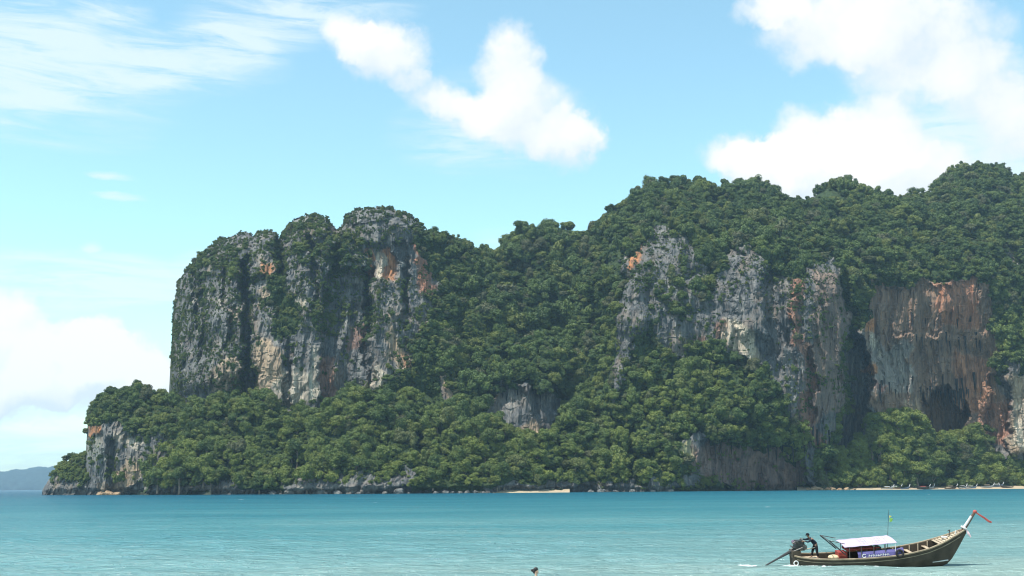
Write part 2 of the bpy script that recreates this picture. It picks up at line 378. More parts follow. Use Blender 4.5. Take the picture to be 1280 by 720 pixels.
def mass(name, sky, ctrl, feats=(), stains=(), veg=(), veg0=0.0, Rpx=30, Rm=45, off=0, step=1.25, notch=5.0, flute=1.0,
         tree_r=(3.4, 6.6), spacing=5.2, tint0=0.0, tint_band=None, seed=1, sky_noise=2.0, scrub=0.0, tiny=0.0, zmin=2.0):
    sky = np.array(sky, float)
    seg = np.hypot(*np.diff(sky, axis=0).T); cum = np.concatenate([[0], np.cumsum(seg)])
    nc = int(cum[-1] / step) + 1; u = np.linspace(0, cum[-1], nc)
    cpx = np.interp(u, cum, sky[:, 0]); cpy = np.interp(u, cum, sky[:, 1])
    cpx = np.maximum.accumulate(cpx) + np.arange(nc) * 1e-3
    cpy = cpy + sky_noise * fbm(cpx * .12, cpy * .12, 0, 4, seed)
    bot = 612 - .006 * cpx + (CAM[2] + 3) * F / shoreY(cpx)
    cpy = np.minimum(cpy, bot - .5)
    nr = int((bot - cpy).max() / step) + 1
    t = np.linspace(0, 1, nr)[:, None]
    px = np.broadcast_to(cpx[None], (nr, nc)).copy(); py = bot[None] + (cpy - bot)[None] * t
    px = px.astype(np.float32); py = py.astype(np.float32)
    D = rbf(ctrl, px, py) + off
    # rounding back towards the skyline and the ends
    pl = sky; d = np.full(px.shape, 1e9, np.float32)
    for i in range(len(pl) - 1):
        ax, ay = pl[i]; ex, ey = pl[i + 1] - pl[i]; L = ex * ex + ey * ey + 1e-9
        tt = np.clip(((px - ax) * ex + (py - ay) * ey) / L, 0, 1)
        d = np.minimum(d, np.hypot(px - ax - tt * ex, py - ay - tt * ey))
    q = np.clip(1 - d / Rpx, 0, .995); D = D + Rm * (1 - np.sqrt(1 - q * q))
    p0 = at(px, py, D); X, Z = p0[..., 0], p0[..., 2]
    wx = 12 * fbm(X * .05, D * .05, Z * .05, 2, seed + 3) + 9 * fbm(X * .17, D * .1, Z * .17, 3, seed + 5)
    wy = 16 * fbm(X * .05, D * .05, Z * .05, 2, seed + 4) + 10 * fbm(X * .17, D * .1, Z * .13, 3, seed + 6)
    teeth = 11 * fbm(X * .16, 0 * X, Z * .01, 3, seed + 7)
    for (pg, amt, soft) in feats:
        D = D + amt * poly_mask(px, py, pg, soft, (wx * .7, wy * .5 + teeth))
    # vegetation cover and staining
    V = np.full(px.shape, veg0, np.float32)
    for (pg, val) in veg:
        m = poly_mask(px, py, pg, 2.5, (wx, wy)); V = V * (1 - m) + val * m
    ST = np.zeros(px.shape + (4,), np.float32)
    for (pg, c, a) in stains:
        m = poly_mask(px, py, pg, 3.0, (wx * .8, wy * .8)) * a
        ST[..., :3] = ST[..., :3] * (1 - m[..., None]) + np.array(c) * m[..., None]; ST[..., 3] = np.maximum(ST[..., 3] * (1 - m), m)
    ok = ST[..., 3] > 1e-3; ST[..., :3][ok] = ST[..., :3][ok] / np.maximum(ST[..., 3][ok][:, None], .2); ST[..., :3] = np.clip(ST[..., :3], 0, .8)
    # karst relief: buttresses, vertical flutes, hanging lips, small blocks
    rockm = np.clip(1 - V, 0, 1)
    wobx = X + 10 * fbm(X * .02, Z * .02, 0, 3, seed + 8)
    butt = ridged(wobx * .022, 0 * X, Z * .006, 3, seed + 20)
    fl = ridged(wobx * .080, D * .02, Z * .0075, 5, seed + 30)
    blk = fbm(X * .11, D * .05, Z * .035, 4, seed + 40)
    fine = fbm(X * .5, D * .3, Z * .10, 3, seed + 50)
    lip = .6 * vnoise(X * .06, 0 * X, Z * .11, seed + 60) + .4 * vnoise(X * .2, 0 * X, Z * .3, seed + 61)
    lip = np.abs((lip * 3) % 1.0)
    rel = -(butt - .55) * 26 - (fl - .55) * 15 * flute - blk * 4.5 - fine * 2.6 + lip * 1.4
    gx = X + 9 * fbm(X * .03, Z * .03, 0, 2, seed + 72); gz_ = Z + 9 * fbm(X * .03, Z * .03, 5, 2, seed + 73)
    w1_, c1_ = worley(gx / 34, gz_ / 27, seed + 74); w2_, c2_ = worley(gx / 14, gz_ / 12, seed + 75)
    dome = np.sqrt(np.clip(1 - w1_ ** 2, 0, 1)); dome2 = np.sqrt(np.clip(1 - w2_ ** 2, 0, 1)); crease = (1 - sstep(.04, .30, c1_)) * sstep(.30, .62, vnoise(X * .022, D * .01, Z * .022, seed + 76))
    soil = -fbm(X * .02, D * .02, Z * .02, 3, seed + 70) * 16 - (dome - .7) * 24 - (dome2 - .7) * 9 + crease * 17
    edge = np.clip(d / 6, 0.25, 1)
    D = D + (rel * (.35 + .65 * rockm) * .8 + soil * (1 - rockm) * .7) * edge
    Zp = at(px, py, D)[..., 2]
    nt = notch * (1 - sstep(1.5, 5.5, Zp + 2.0 * fbm(X * .06, 0 * X, 0 * X, 3, seed + 80)))
    D = D + nt
    pts = at(px, py, D)
    pts[..., 0] += 1.4 * fbm(X * .2, Z * .2, D * .1, 3, seed + 90) * edge
    pts[..., 2] += 1.2 * fbm(X * .2, Z * .2, D * .1, 3, seed + 91) * (t > .04) * edge
    # normals for placing plants
    LUT[name] = (px, py, pts)
    gu = np.gradient(pts, axis=1); gv = np.gradient(pts, axis=0); N = np.cross(gu, gv); ar = np.linalg.norm(N, axis=2); N = N / (ar[..., None] + 1e-9)
    tpat = fbm(X * .035, D * .02, Z * .035, 3, seed + 77)
    spat = fbm(X * .02, D * .02, Z * .02, 2, seed + 78)
    # plants
    def scatter(weight, dens, rlo, rhi, sp, kind):
        w = (ar * weight).ravel(); tot = w.sum()
        if tot <= 0: return
        n = int(tot * dens); idx = rng.choice(w.size, n, p=w / tot)
        PP = pts.reshape(-1, 3)[idx] + rng.normal(0, .5, (n, 3)); NN = N.reshape(-1, 3)[idx]
        pxx = px.ravel()[idx]; pyy = py.ravel()[idx]
        hsh = {}
        for k in range(n):
            p = PP[k]
            if p[2] < zmin: continue
            r = (rlo + (rhi - rlo) * rng.random() ** 2.8) * (1 + .35 * float(spat.ravel()[idx[k]])); s_ = sp * r / ((rlo + rhi) * .45)
            key = tuple((p // 6).astype(int)); bad = False
            for a in (-1, 0, 1):
                for b in (-1, 0, 1):
                    for c in (-1, 0, 1):
                        for (qq, rs) in hsh.get((key[0] + a, key[1] + b, key[2] + c), ()):
                            if (qq[0] - p[0]) ** 2 + (qq[1] - p[1]) ** 2 + (qq[2] - p[2]) ** 2 < (min(s_, rs)) ** 2: bad = True; break
                        if bad: break
                    if bad: break
                if bad: break
            if bad: continue
            hsh.setdefault(key, []).append((p, s_))
            tn = tint0
            if tint_band: tn = tint_band[0] * np.clip((pyy[k] - tint_band[1]) / (tint_band[2] - tint_band[1]), 0, 1)
            tn = float(np.clip(tn + .80 * float(tpat.ravel()[idx[k]]) + rng.normal(0, .24), 0, 1))
            TREES.append((name, p[0], p[1], p[2], r, tn, kind, NN[k][2], pxx[k], pyy[k]))
    scatter(np.clip((V - .3) * 1.6, 0, 1) * (1 - 1.0 * crease), 1 / (spacing ** 2 * .45), tree_r[0], tree_r[1], spacing * .8, 'tree')
    if scrub > 0:
        patch = sstep(.46, .60, vnoise(X * .05, D * .03, Z * .05, seed + 95) * .6 + vnoise(X * .17, D * .1, Z * .17, seed + 96) * .4)
        scatter(np.clip(patch * (V > .06) * (1 - sstep(.4, .6, V)) * (V * 2.2), 0, 1) * scrub, .20, .8, 3.0, 1.3, 'shrub')
    if tiny > 0:        # wiry scrub in every crack of the upper face
        up_ = np.clip((np.clip(d, 0, 160) * -1 + 150) / 110, 0, 1) * sstep(.42, .62, vnoise(X * .35, D * .2, Z * .22, seed + 97)) * (V > .06)
        scatter(up_ * (1 - sstep(.5, .7, V)), tiny, .5, 1.7, .8, 'shrub')
    for j in range(0, nc, 1):      # single trees standing up from the skyline
        if rng.random() < .10 and V[-1, j] > .42 and pts[-1, j, 2] > 25:
            r = rng.uniform(2.0, 5.0); TREES.append((name, pts[-1, j, 0], pts[-1, j, 1], pts[-1, j, 2] + r * rng.uniform(-.3, .45), r, .1, 'sky', 1, cpx[j], cpy[j]))
    # back of the rock
    last = pts[-1]; rows = [pts.reshape(nr, nc, 3)]
    for (dy, kz) in ((14, .96), (45, .72), (75, .35), (85, None)):
        r_ = last.copy(); r_[:, 1] += dy; r_[:, 0] *= (r_[:, 1] / last[:, 1]); r_[:, 2] = (last[:, 2] * kz if kz else -4); rows.append(r_[None])
    Vt = np.concatenate(rows, 0); ex = 4
    Va = np.concatenate([V, np.ones((ex, nc), np.float32) * max(.6, veg0)], 0); Sa = np.concatenate([ST, np.zeros((ex, nc, 4), np.float32)], 0)
    o = grid_mesh(name, Vt.reshape(-1, 3), nr + ex, nc, ROCK, False, {'veg': ('FLOAT', Va), 'stain': ('FLOAT_COLOR', Sa)})
    return o

ORANGE = (.50, .20, .065); TAN = (.40, .285, .18); CREAM = (.52, .44, .33); RUST = (.31, .140, .080); BROWN = (.225, .152, .112); PINK = (.23, .14, .11)
def box(x0, y0, x1, y1): return [(x0, y0), (x1, y0), (x1, y1), (x0, y1)]

tower = mass('limestone_tower',
    [(211, 607), (213, 540), (215, 495), (214, 460), (216, 420), (216, 395), (219, 370), (223, 350), (236, 333), (250, 319), (262, 309), (275, 299), (290, 294), (305, 290), (313, 291), (317, 296), (322, 290), (338, 288), (344, 290), (348, 298), (353, 290), (360, 283), (368, 275), (382, 269), (395, 268), (408, 272), (415, 279), (420, 286), (427, 282), (431, 270), (445, 263), (465, 259), (485, 259), (500, 264), (510, 268), (524, 279), (532, 288), (545, 292), (560, 296), (575, 303), (590, 307), (600, 314), (605, 326), (612, 350), (618, 420), (622, 607)],
    [(215, 490, 985), (215, 400, 1000), (235, 480, 930), (240, 350, 985), (270, 480, 905), (270, 400, 912), (270, 310, 960), (297, 480, 900), (297, 400, 905), (300, 310, 940), (340, 500, 893), (340, 400, 905), (340, 300, 935), (393, 500, 893), (393, 400, 903), (395, 290, 930), (430, 500, 903), (430, 400, 913), (430, 280, 940), (490, 480, 898), (490, 400, 905), (490, 280, 930), (530, 450, 915), (530, 300, 950), (570, 420, 950), (570, 310, 990), (604, 330, 1010), (604, 500, 960), (220, 600, 950), (400, 600, 880), (600, 600, 940)],
    off=28, seed=3, veg0=.20, Rpx=24, Rm=40, spacing=4.6, tree_r=(2.2, 5.4), scrub=1.0, tiny=.5, notch=0, flute=1.25, sky_noise=3.0,
    feats=[([(302, 335), (312, 320), (316, 380), (312, 430), (318, 470), (326, 505), (296, 505), (304, 460), (300, 400)], 30, 5),
           ([(343, 284), (354, 284), (358, 345), (348, 356), (346, 320)], 32, 3), ([(412, 268), (424, 272), (426, 335), (414, 345)], 26, 4), ([(455, 340), (466, 335), (466, 480), (458, 500)], 15, 3), ([(384, 300), (392, 300), (398, 380), (390, 400)], 12, 3), ([(240, 345), (250, 340), (262, 430), (252, 450)], 12, 4), ([(278, 330), (286, 330), (290, 420), (282, 440)], 10, 3), ([(352, 420), (360, 420), (366, 510), (356, 510)], 10, 3), ([(500, 300), (508, 300), (512, 400), (504, 410)], 9, 3),
           ([(402, 345), (425, 330), (462, 345), (464, 400), (460, 470), (455, 520), (400, 520), (402, 440)], 17, 6),
           ([(266, 455), (300, 455), (300, 475), (270, 480)], -4, 4), ([(458, 305), (495, 305), (492, 350), (458, 345)], 6, 4),
           ([(318, 290), (346, 292), (346, 350), (318, 350)], -8, 6), ([(225, 440), (300, 440), (290, 470), (240, 480)], -5, 8)],
    veg=[([(232, 340), (262, 312), (300, 296), (312, 300), (300, 345), (262, 350), (235, 365)], .42), ([(355, 285), (372, 275), (400, 270), (425, 280), (455, 265), (450, 300), (440, 335), (400, 335), (372, 320), (360, 300)], .42),
         ([(336, 352), (352, 345), (362, 380), (374, 395), (378, 420), (345, 428), (336, 400)], .85), ([(395, 380), (440, 340), (462, 345), (455, 365), (430, 390), (410, 420), (395, 415)], .42),
         ([(404, 290), (450, 300), (462, 330), (430, 345), (404, 335)], .5),
         ([(527, 288), (620, 300), (620, 600), (515, 600), (512, 480), (520, 440), (538, 395), (548, 350), (530, 320)], 1.0), ([(476, 490), (500, 455), (512, 490), (510, 520), (470, 520)], .9),
         (box(318, 430, 350, 510), .05), (box(265, 440, 300, 500), .1), (box(460, 305, 525, 350), .05), (box(396, 420, 470, 520), .08), (box(485, 390, 516, 470), .12), (box(225, 395, 300, 450), .24), ([(215, 420), (235, 400), (235, 500), (215, 500)], .3)],
    stains=[(box(456, 308, 466, 345), ORANGE, .95), (box(470, 312, 478, 352), CREAM, .8), (box(478, 310, 492, 350), ORANGE, .75), ([(520, 300), (534, 315), (544, 370), (530, 372), (520, 340)], (.36, .15, .085), .9),
            ([(488, 390), (500, 420), (518, 450), (512, 470), (498, 466), (484, 440)], TAN, .85), (box(500, 440, 514, 466), ORANGE, .6), (box(400, 445, 420, 505), RUST, .7), (box(436, 400, 460, 440), RUST, .5),
            ([(315, 420), (330, 420), (348, 440), (350, 470), (336, 500), (318, 505)], TAN, .8), ([(340, 470), (372, 455), (398, 470), (395, 510), (350, 510)], CREAM, .55), (box(268, 455, 302, 492), TAN, .65), (box(328, 362, 342, 386), TAN, .7), (box(362, 372, 378, 392), CREAM, .7),
            (box(240, 370, 300, 382), CREAM, .3), (box(280, 392, 296, 404), TAN, .6), (box(388, 430, 398, 500), CREAM, .5), (box(462, 460, 478, 505), CREAM, .7), ([(330, 322), (344, 326), (340, 345), (330, 340)], ORANGE, .7)])

middle = mass('wooded_saddle',
    [(505, 607), (512, 420), (520, 345), (545, 325), (575, 318), (604, 322), (615, 323), (628, 320), (634, 305), (648, 291), (665, 286), (685, 286), (705, 286), (715, 291), (724, 297), (738, 300), (760, 310), (790, 340), (800, 420), (805, 607)],
    [(520, 320, 1000), (520, 500, 930), (560, 500, 915), (560, 400, 955), (560, 330, 1005), (620, 510, 918), (620, 480, 925), (620, 400, 985), (620, 330, 1050), (690, 530, 925), (690, 480, 935), (690, 400, 995), (690, 290, 1070), (740, 500, 965), (740, 400, 1010), (740, 300, 1085), (800, 400, 1010), (800, 500, 960), (560, 570, 905), (690, 580, 918)],
    off=20, seed=21, veg0=1.0, Rpx=30, Rm=40, spacing=5.6, tree_r=(2.0, 10.5), notch=0,
    feats=[([(612, 492), (640, 485), (700, 490), (702, 545), (620, 545)], 12, 4), ([(695, 470), (730, 480), (725, 550), (700, 550)], 30, 8), ([(640, 330), (668, 345), (690, 420), (665, 440), (640, 400)], 14, 18), ([(560, 360), (590, 380), (600, 450), (575, 460)], 14, 15)],
    veg=[([(536, 462), (556, 455), (564, 500), (562, 520), (546, 510)], .08), ([(614, 496), (640, 486), (690, 490), (706, 500), (702, 545), (690, 552), (662, 548), (640, 525), (622, 535), (612, 520)], .15)],
    stains=[(box(552, 470, 564, 515), TAN, .85), ([(650, 530), (668, 528), (684, 545), (660, 548)], TAN, .8)])

right = mass('limestone_massif',
    [(700, 606), (708, 480), (712, 380), (718, 335), (728, 306), (737, 295), (748, 280), (762, 266), (778, 259), (792, 248), (805, 240), (817, 232), (832, 228), (847, 226), (862, 228), (876, 229), (890, 235), (901, 238), (906, 235), (918, 233), (936, 232), (950, 233), (966, 238), (978, 246), (990, 250), (1002, 248), (1014, 253), (1021, 243), (1036, 233), (1050, 232), (1066, 233), (1079, 238), (1092, 245), (1106, 248), (1130, 248), (1150, 247), (1161, 245), (1165, 237), (1176, 225), (1191, 215), (1206, 210), (1226, 208), (1246, 211), (1261, 217), (1276, 223), (1292, 228), (1340, 250), (1390, 290), (1410, 400), (1420, 604)],
    [(715, 330, 1090), (715, 500, 985), (740, 608, 906), (740, 500, 960), (740, 400, 1010), (740, 300, 1085), (780, 608, 898), (780, 500, 945), (780, 400, 965), (780, 330, 985), (780, 260, 1090), (850, 606, 920), (850, 540, 925), (850, 520, 938), (850, 440, 972), (850, 350, 985), (850, 300, 1010), (850, 230, 1150), (930, 605, 968), (930, 532, 945), (930, 460, 968), (930, 350, 985), (930, 310, 1005), (930, 235, 1160), (1000, 604, 985), (1000, 540, 975), (1000, 450, 980), (1000, 350, 988), (1000, 320, 1010), (1000, 250, 1160), (1048, 450, 995), (1048, 350, 1000), (1050, 300, 1040), (1050, 235, 1170), (1100, 560, 1054), (1100, 450, 1050), (1100, 365, 1042), (1100, 320, 1060), (1100, 245, 1180), (1160, 560, 1080), (1160, 450, 1070), (1160, 362, 1048), (1160, 320, 1070), (1160, 250, 1190), (1230, 560, 1080), (1230, 450, 1072), (1230, 362, 1052), (1230, 310, 1080), (1230, 210, 1240), (1280, 560, 1062), (1280, 450, 1060), (1280, 360, 1075), (1280, 230, 1250), (1380, 600, 1090), (1380, 450, 1100), (1380, 300, 1180)],
    seed=41, veg0=1.0, Rpx=26, Rm=30, spacing=5.6, tree_r=(2.0, 9.5), flute=1.5, scrub=.9, tiny=.35, notch=4, tint_band=(.50, 400, 580),
    feats=[([(1060, 420), (1080, 430), (1092, 480), (1078, 530), (1062, 595), (1022, 600), (1040, 545), (1056, 500)], 46, 5), ([(1053, 335), (1064, 335), (1070, 430), (1056, 440)], 20, 4),
           ([(1150, 505), (1165, 490), (1185, 485), (1192, 500), (1197, 510), (1204, 492), (1212, 520), (1206, 545), (1152, 545)], 42, 3), ([(876, 552), (920, 545), (962, 548), (1004, 566), (1015, 625), (872, 625)], 20, 4),
           ([(956, 335), (990, 345), (990, 440), (960, 445)], 12, 4), ([(1006, 440), (1018, 430), (1020, 520), (1008, 520)], 10, 3), ([(920, 305), (955, 300), (955, 420), (922, 420)], -9, 5),
           ([(770, 345), (802, 345), (808, 400), (785, 440), (770, 520), (762, 520), (764, 440)], -9, 6), ([(1238, 470), (1262, 478), (1260, 570), (1232, 570)], 16, 4), ([(1262, 460), (1300, 460), (1300, 575), (1262, 570)], -6, 4),
           ([(1085, 358), (1242, 352), (1246, 420), (1085, 420)], 5, 3), ([(888, 232), (904, 236), (908, 290), (892, 300)], 26, 11), ([(1042, 285), (1068, 290), (1072, 330), (1046, 326)], 30, 9), ([(1150, 246), (1166, 246), (1170, 300), (1150, 300)], 24, 10), ([(1206, 270), (1230, 275), (1232, 312), (1206, 306)], 18, 8), ([(1000, 255), (1016, 252), (1014, 290), (1000, 290)], 20, 8), ([(930, 262), (990, 262), (1000, 320), (930, 300)], -14, 16), ([(1090, 262), (1140, 262), (1150, 330), (1090, 330)], -14, 16), ([(800, 250), (870, 250), (880, 290), (810, 290)], -14, 16), ([(740, 300), (756, 300), (760, 400), (742, 420)], 24, 10), ([(1256, 300), (1275, 310), (1275, 345), (1256, 340)], 16, 7), ([(738, 575), (760, 566), (772, 600), (760, 606), (740, 605)], 8, 3), ([(950, 380), (972, 300), (1040, 280), (1060, 310), (1000, 320)], 8, 10), ([(1080, 440), (1100, 445), (1104, 500), (1082, 495)], -7, 4)],
    veg=[([(1252, 310), (1276, 312), (1278, 345), (1254, 342)], .25), ([(746, 286), (775, 290), (778, 330), (752, 345)], .75), ([(786, 318), (800, 300), (826, 285), (872, 310), (882, 345), (850, 352), (830, 345), (800, 350)], .26), ([(778, 318), (800, 330), (860, 330), (888, 350), (868, 402), (830, 385), (812, 400), (790, 425), (776, 440), (768, 400)], .42), ([(776, 345), (802, 350), (812, 380), (790, 425), (776, 480), (772, 515), (764, 512), (765, 450), (770, 400)], .27),
         ([(830, 385), (860, 402), (895, 352), (912, 322), (940, 302), (952, 332), (985, 348), (1000, 348), (1040, 320), (1052, 330), (1060, 420), (1056, 505), (1030, 560), (1002, 548), (982, 520), (972, 475), (940, 450), (900, 432), (850, 452), (825, 452), (815, 405)], .16),
         ([(1082, 358), (1110, 354), (1200, 349), (1240, 356), (1246, 440), (1250, 482), (1262, 470), (1262, 440), (1278, 470), (1310, 470), (1310, 580), (1240, 575), (1020, 605), (1040, 555), (1058, 520), (1062, 420), (1076, 400)], .04),
         ([(846, 548), (870, 540), (890, 556), (920, 548), (950, 552), (985, 560), (1012, 556), (1024, 612), (862, 612), (860, 580)], .2), ([(896, 535), (922, 535), (918, 556), (898, 552)], 1.0), ([(936, 535), (964, 540), (960, 566), (944, 562)], 1.0), ([(974, 545), (1006, 550), (1000, 582), (982, 574)], 1.0), ([(734, 574), (760, 565), (776, 600), (870, 606), (870, 614), (732, 614)], .1),
         ([(1060, 330), (1086, 350), (1082, 400), (1072, 418), (1062, 400)], .9), (box(988, 525, 1000, 550), .8)],
    stains=[(box(786, 308, 799, 330), ORANGE, .95), ([(902, 402), (918, 402), (940, 418), (956, 440), (950, 462), (925, 440), (905, 430)], CREAM, .85), (box(895, 405, 908, 425), RUST, .7), (box(990, 345, 1004, 432), RUST, .9), ([(1000, 425), (1022, 430), (1022, 500), (1030, 560), (996, 555), (990, 520), (1004, 480)], RUST, .8), (box(1018, 345, 1058, 520), BROWN, .8),
            ([(1082, 352), (1240, 350), (1248, 470), (1260, 560), (1110, 560), (1085, 480)], (.25, .155, .10), .95), ([(1165, 350), (1222, 350), (1226, 410), (1170, 410)], (.36, .15, .075), .85), ([(1190, 440), (1240, 450), (1240, 520), (1195, 510)], (.38, .165, .08), .85), (box(1225, 500, 1262, 560), RUST, .8), (box(1088, 430, 1140, 490), (.24, .225, .20), .8), (box(1081, 398, 1096, 416), ORANGE, .95), ([(1080, 460), (1098, 452), (1100, 462), (1088, 478)], ORANGE, .95), (box(1092, 418, 1100, 440), CREAM, .8),
            ([(1134, 500), (1142, 498), (1152, 528), (1140, 532)], TAN, .9), (box(1094, 482, 1108, 488), (.55, .22, .15), .8), (box(1264, 470, 1290, 570), TAN, .8), (box(1270, 500, 1290, 560), CREAM, .6), ([(846, 550), (862, 552), (870, 580), (860, 592), (848, 580)], (.48, .42, .20), .85), ([(862, 560), (895, 565), (895, 595), (862, 592)], PINK, .85), (box(880, 535, 1006, 610), PINK, .8), (box(738, 590, 760, 597), TAN, .8), (box(870, 425, 880, 450), RUST, .8), (box(820, 440, 835, 455), CREAM, .7)])

apron = mass('wooded_slope',
    [(180, 609), (195, 580), (210, 540), (222, 520), (240, 510), (258, 505), (280, 504), (300, 500), (320, 497), (340, 503), (355, 513), (370, 520), (390, 523), (410, 513), (430, 500), (450, 496), (470, 498), (500, 489), (520, 487), (535, 494), (550, 508), (580, 513), (610, 523), (640, 542), (660, 552), (690, 542), (705, 528), (720, 514), (735, 512), (750, 540), (765, 575), (775, 608)],
    [(190, 608, 882), (200, 540, 905), (300, 610, 852), (300, 560, 876), (300, 505, 915), (400, 610, 847), (400, 560, 873), (400, 520, 905), (500, 610, 852), (500, 560, 880), (500, 495, 920), (600, 610, 862), (600, 560, 890), (600, 520, 915), (690, 608, 885), (690, 560, 905), (690, 545, 915), (750, 606, 905), (750, 545, 930)],
    seed=61, veg0=1.0, Rpx=14, Rm=14, spacing=5.0, tree_r=(1.9, 9.8), notch=7, zmin=6.0, tint_band=(.52, 470, 590), scrub=.8,
    feats=[([(394, 585), (402, 578), (410, 580), (406, 598), (396, 602)], 14, 2), ([(360, 585), (440, 568), (520, 585), (520, 615), (355, 615)], -5, 6)],
    veg=[([(372, 600), (400, 596), (430, 582), (470, 574), (455, 588), (500, 590), (515, 585), (518, 620), (330, 620), (350, 606)], .45), (box(180, 606, 780, 622), .05), ([(490, 580), (512, 578), (514, 616), (488, 616)], .1)],
    stains=[(box(372, 588, 392, 604), TAN, .5), (box(340, 609, 520, 616), CREAM, .2)])

nose = mass('headland_rock',
    [(106, 610), (107, 575), (109, 540), (110, 522), (116, 510), (125, 499), (135, 489), (150, 487), (165, 489), (175, 486), (190, 491), (200, 497), (215, 503), (232, 510), (255, 530), (280, 560), (300, 608)],
    [(110, 600, 935), (110, 560, 932), (110, 525, 938), (150, 600, 905), (150, 545, 905), (150, 490, 930), (200, 602, 887), (200, 540, 895), (200, 495, 925), (260, 600, 880), (260, 540, 900), (300, 605, 885)],
    seed=81, veg0=1.0, Rpx=14, Rm=22, spacing=4.6, tree_r=(2.2, 7.0), notch=8, zmin=6.0, tint_band=(.4, 520, 590), scrub=.9, step=1.1,
    feats=[([(130, 560), (142, 545), (150, 560), (146, 590), (132, 592)], 9, 3), ([(108, 512), (130, 505), (170, 530), (170, 545), (110, 545)], -5, 4), ([(125, 608), (240, 598), (240, 618), (125, 618)], 4, 3)],
    veg=[([(106, 518), (122, 526), (140, 520), (160, 540), (185, 545), (205, 540), (216, 562), (210, 588), (190, 600), (175, 602), (106, 616)], .10), (box(106, 604, 310, 622), .06), (box(180, 548, 215, 598), .32), ([(130, 595), (150, 590), (148, 600), (130, 603)], .7)],
    stains=[([(109, 526), (126, 522), (128, 540), (112, 545)], ORANGE, .8), ([(138, 588), (160, 576), (174, 596), (168, 606), (140, 606)], TAN, .85), (box(122, 606, 152, 618), TAN, .5), ([(140, 540), (165, 545), (180, 560), (170, 568), (150, 556)], CREAM, .6), (box(128, 558, 136, 580), CREAM, .5), (box(190, 560, 196, 600), CREAM, .55), (box(205, 545, 210, 590), CREAM, .5), (box(112, 545, 126, 575), (.30, .30, .25), .6)])

knob = mass('low_headland_rock',
    [(53, 612), (56, 606), (62, 598), (73, 586), (88, 576), (102, 568), (116, 566), (124, 572), (129, 588), (134, 610)],
    [(56, 610, 968), (90, 604, 945), (90, 580, 962), (125, 604, 932), (125, 575, 955), (145, 605, 940)],
    seed=101, veg0=1.0, Rpx=8, Rm=14, spacing=3.8, tree_r=(2.2, 4.4), notch=6, zmin=5.0, tint0=.45, scrub=.9, step=1.0,
    veg=[(box(45, 600, 150, 622), .15), (box(45, 606, 150, 622), .05)], stains=[])

talus = mass('beach_slope',
    [(1004, 606), (1022, 600), (1036, 588), (1052, 574), (1068, 560), (1082, 534), (1098, 517), (1125, 514), (1145, 534), (1170, 550), (1195, 556), (1215, 540), (1230, 540), (1242, 572), (1260, 585), (1290, 589), (1400, 592), (1420, 604)],
    [(1020, 606, 1004), (1100, 604, 1030), (1100, 530, 1046), (1180, 604, 1042), (1180, 555, 1060), (1280, 603, 1062), (1280, 590, 1074), (1400, 600, 1100)],
    seed=121, veg0=1.0, Rpx=8, Rm=8, spacing=6.4, tree_r=(4.0, 13.0), notch=0, tint0=.55, zmin=1.0, veg=[], stains=[])
for o in (tower, middle, right, apron, nose, knob, talus): o['kind'] = 'structure'
def surf(name, x, y):
    px, py, pts = LUT[name]; c = int(np.abs(px[0] - x).argmin()); return Vector(pts[int(np.abs(py[:, c] - y).argmin()), c])
# dripstone hanging from the overhangs of the massif
r = random.Random(31); STAL = []
for i in range(4):
    m = MB(); q = random.Random(i)
    m.tube([(0, 0, .35), (0, 0, 0), (q.uniform(-.06, .06), 0, -.3), (q.uniform(-.08, .08), 0, -.65), (q.uniform(-.1, .1), 0, -1)], [.26, .22, .17, .10, .02], 7)
    me = bpy.data.meshes.new('stalactite'); me.from_pydata([tuple(v) for v in m.v], [], m.f); me.materials.append(ROCK); STAL.append(me)
spots = [(1152 + 6 * i, 490 + 5 * math.sin(i * 1.7)) for i in range(10)] + [(1192 + 2.5 * i, 496) for i in range(5)] + [(1004 + 6 * i, 548 + 6 * math.sin(i * 2)) for i in range(8)] + [(1090 + 7.5 * i, 470 + 22 * abs(math.sin(i * 1.3))) for i in range(20)] + [(1140 + 6 * i, 400 + 30 * abs(math.sin(i * 2.1))) for i in range(15)] + [(892 + 11 * i, 556 + 5 * math.sin(i)) for i in range(10)] + [(612 + 8 * i, 492) for i in range(11)]
for (x, y) in spots:
    ms = 'wooded_saddle' if x < 720 else 'limestone_massif'; p = surf(ms, x + r.uniform(-2, 2), y + r.uniform(-3, 3))
    c = bpy.data.objects.new('stalactite', STAL[r.randrange(4)]); COL.objects.link(c); c.parent = middle if x < 720 else right
    L_ = r.uniform(5, 17); c.location = (p.x, p.y - r.uniform(.2, 1.2), p.z + 1.5); c.scale = (L_ * .35, L_ * .30, L_); c.rotation_euler = (0, 0, r.uniform(0, 6.28))

# ------------------------------------------------------------------ far island and hills on the horizon
def far_hill(name, sky, Y, dm, seed):
    s = np.array(sky, float); n = 160; cx = np.linspace(s[0, 0], s[-1, 0], n); cy = np.interp(cx, s[:, 0], s[:, 1])
    nr = 26; V = np.zeros((nr, n, 3))
    for j in range(nr):
        a = j / (nr - 1) * math.pi; k = math.sin(a)
        top = at(cx, cy, Y); bz = -6
        V[j, :, 1] = Y - dm * math.cos(a); V[j, :, 0] = top[:, 0] * V[j, :, 1] / Y
        V[j, :, 2] = bz + (top[:, 2] - bz) * k
        nz = fbm(V[j, :, 0] * .012, V[j, :, 1] * .012, V[j, :, 2] * .012, 5, seed)
        V[j, :, 2] += nz * 40 * k; V[j, :, 1] += nz * 40
    me = mat(name + '_woods', (.022, .036, .034), .9, .1, .5, .03)
    return tag(grid_mesh(name, V.reshape(-1, 3), nr, n, me, True), kind='structure')
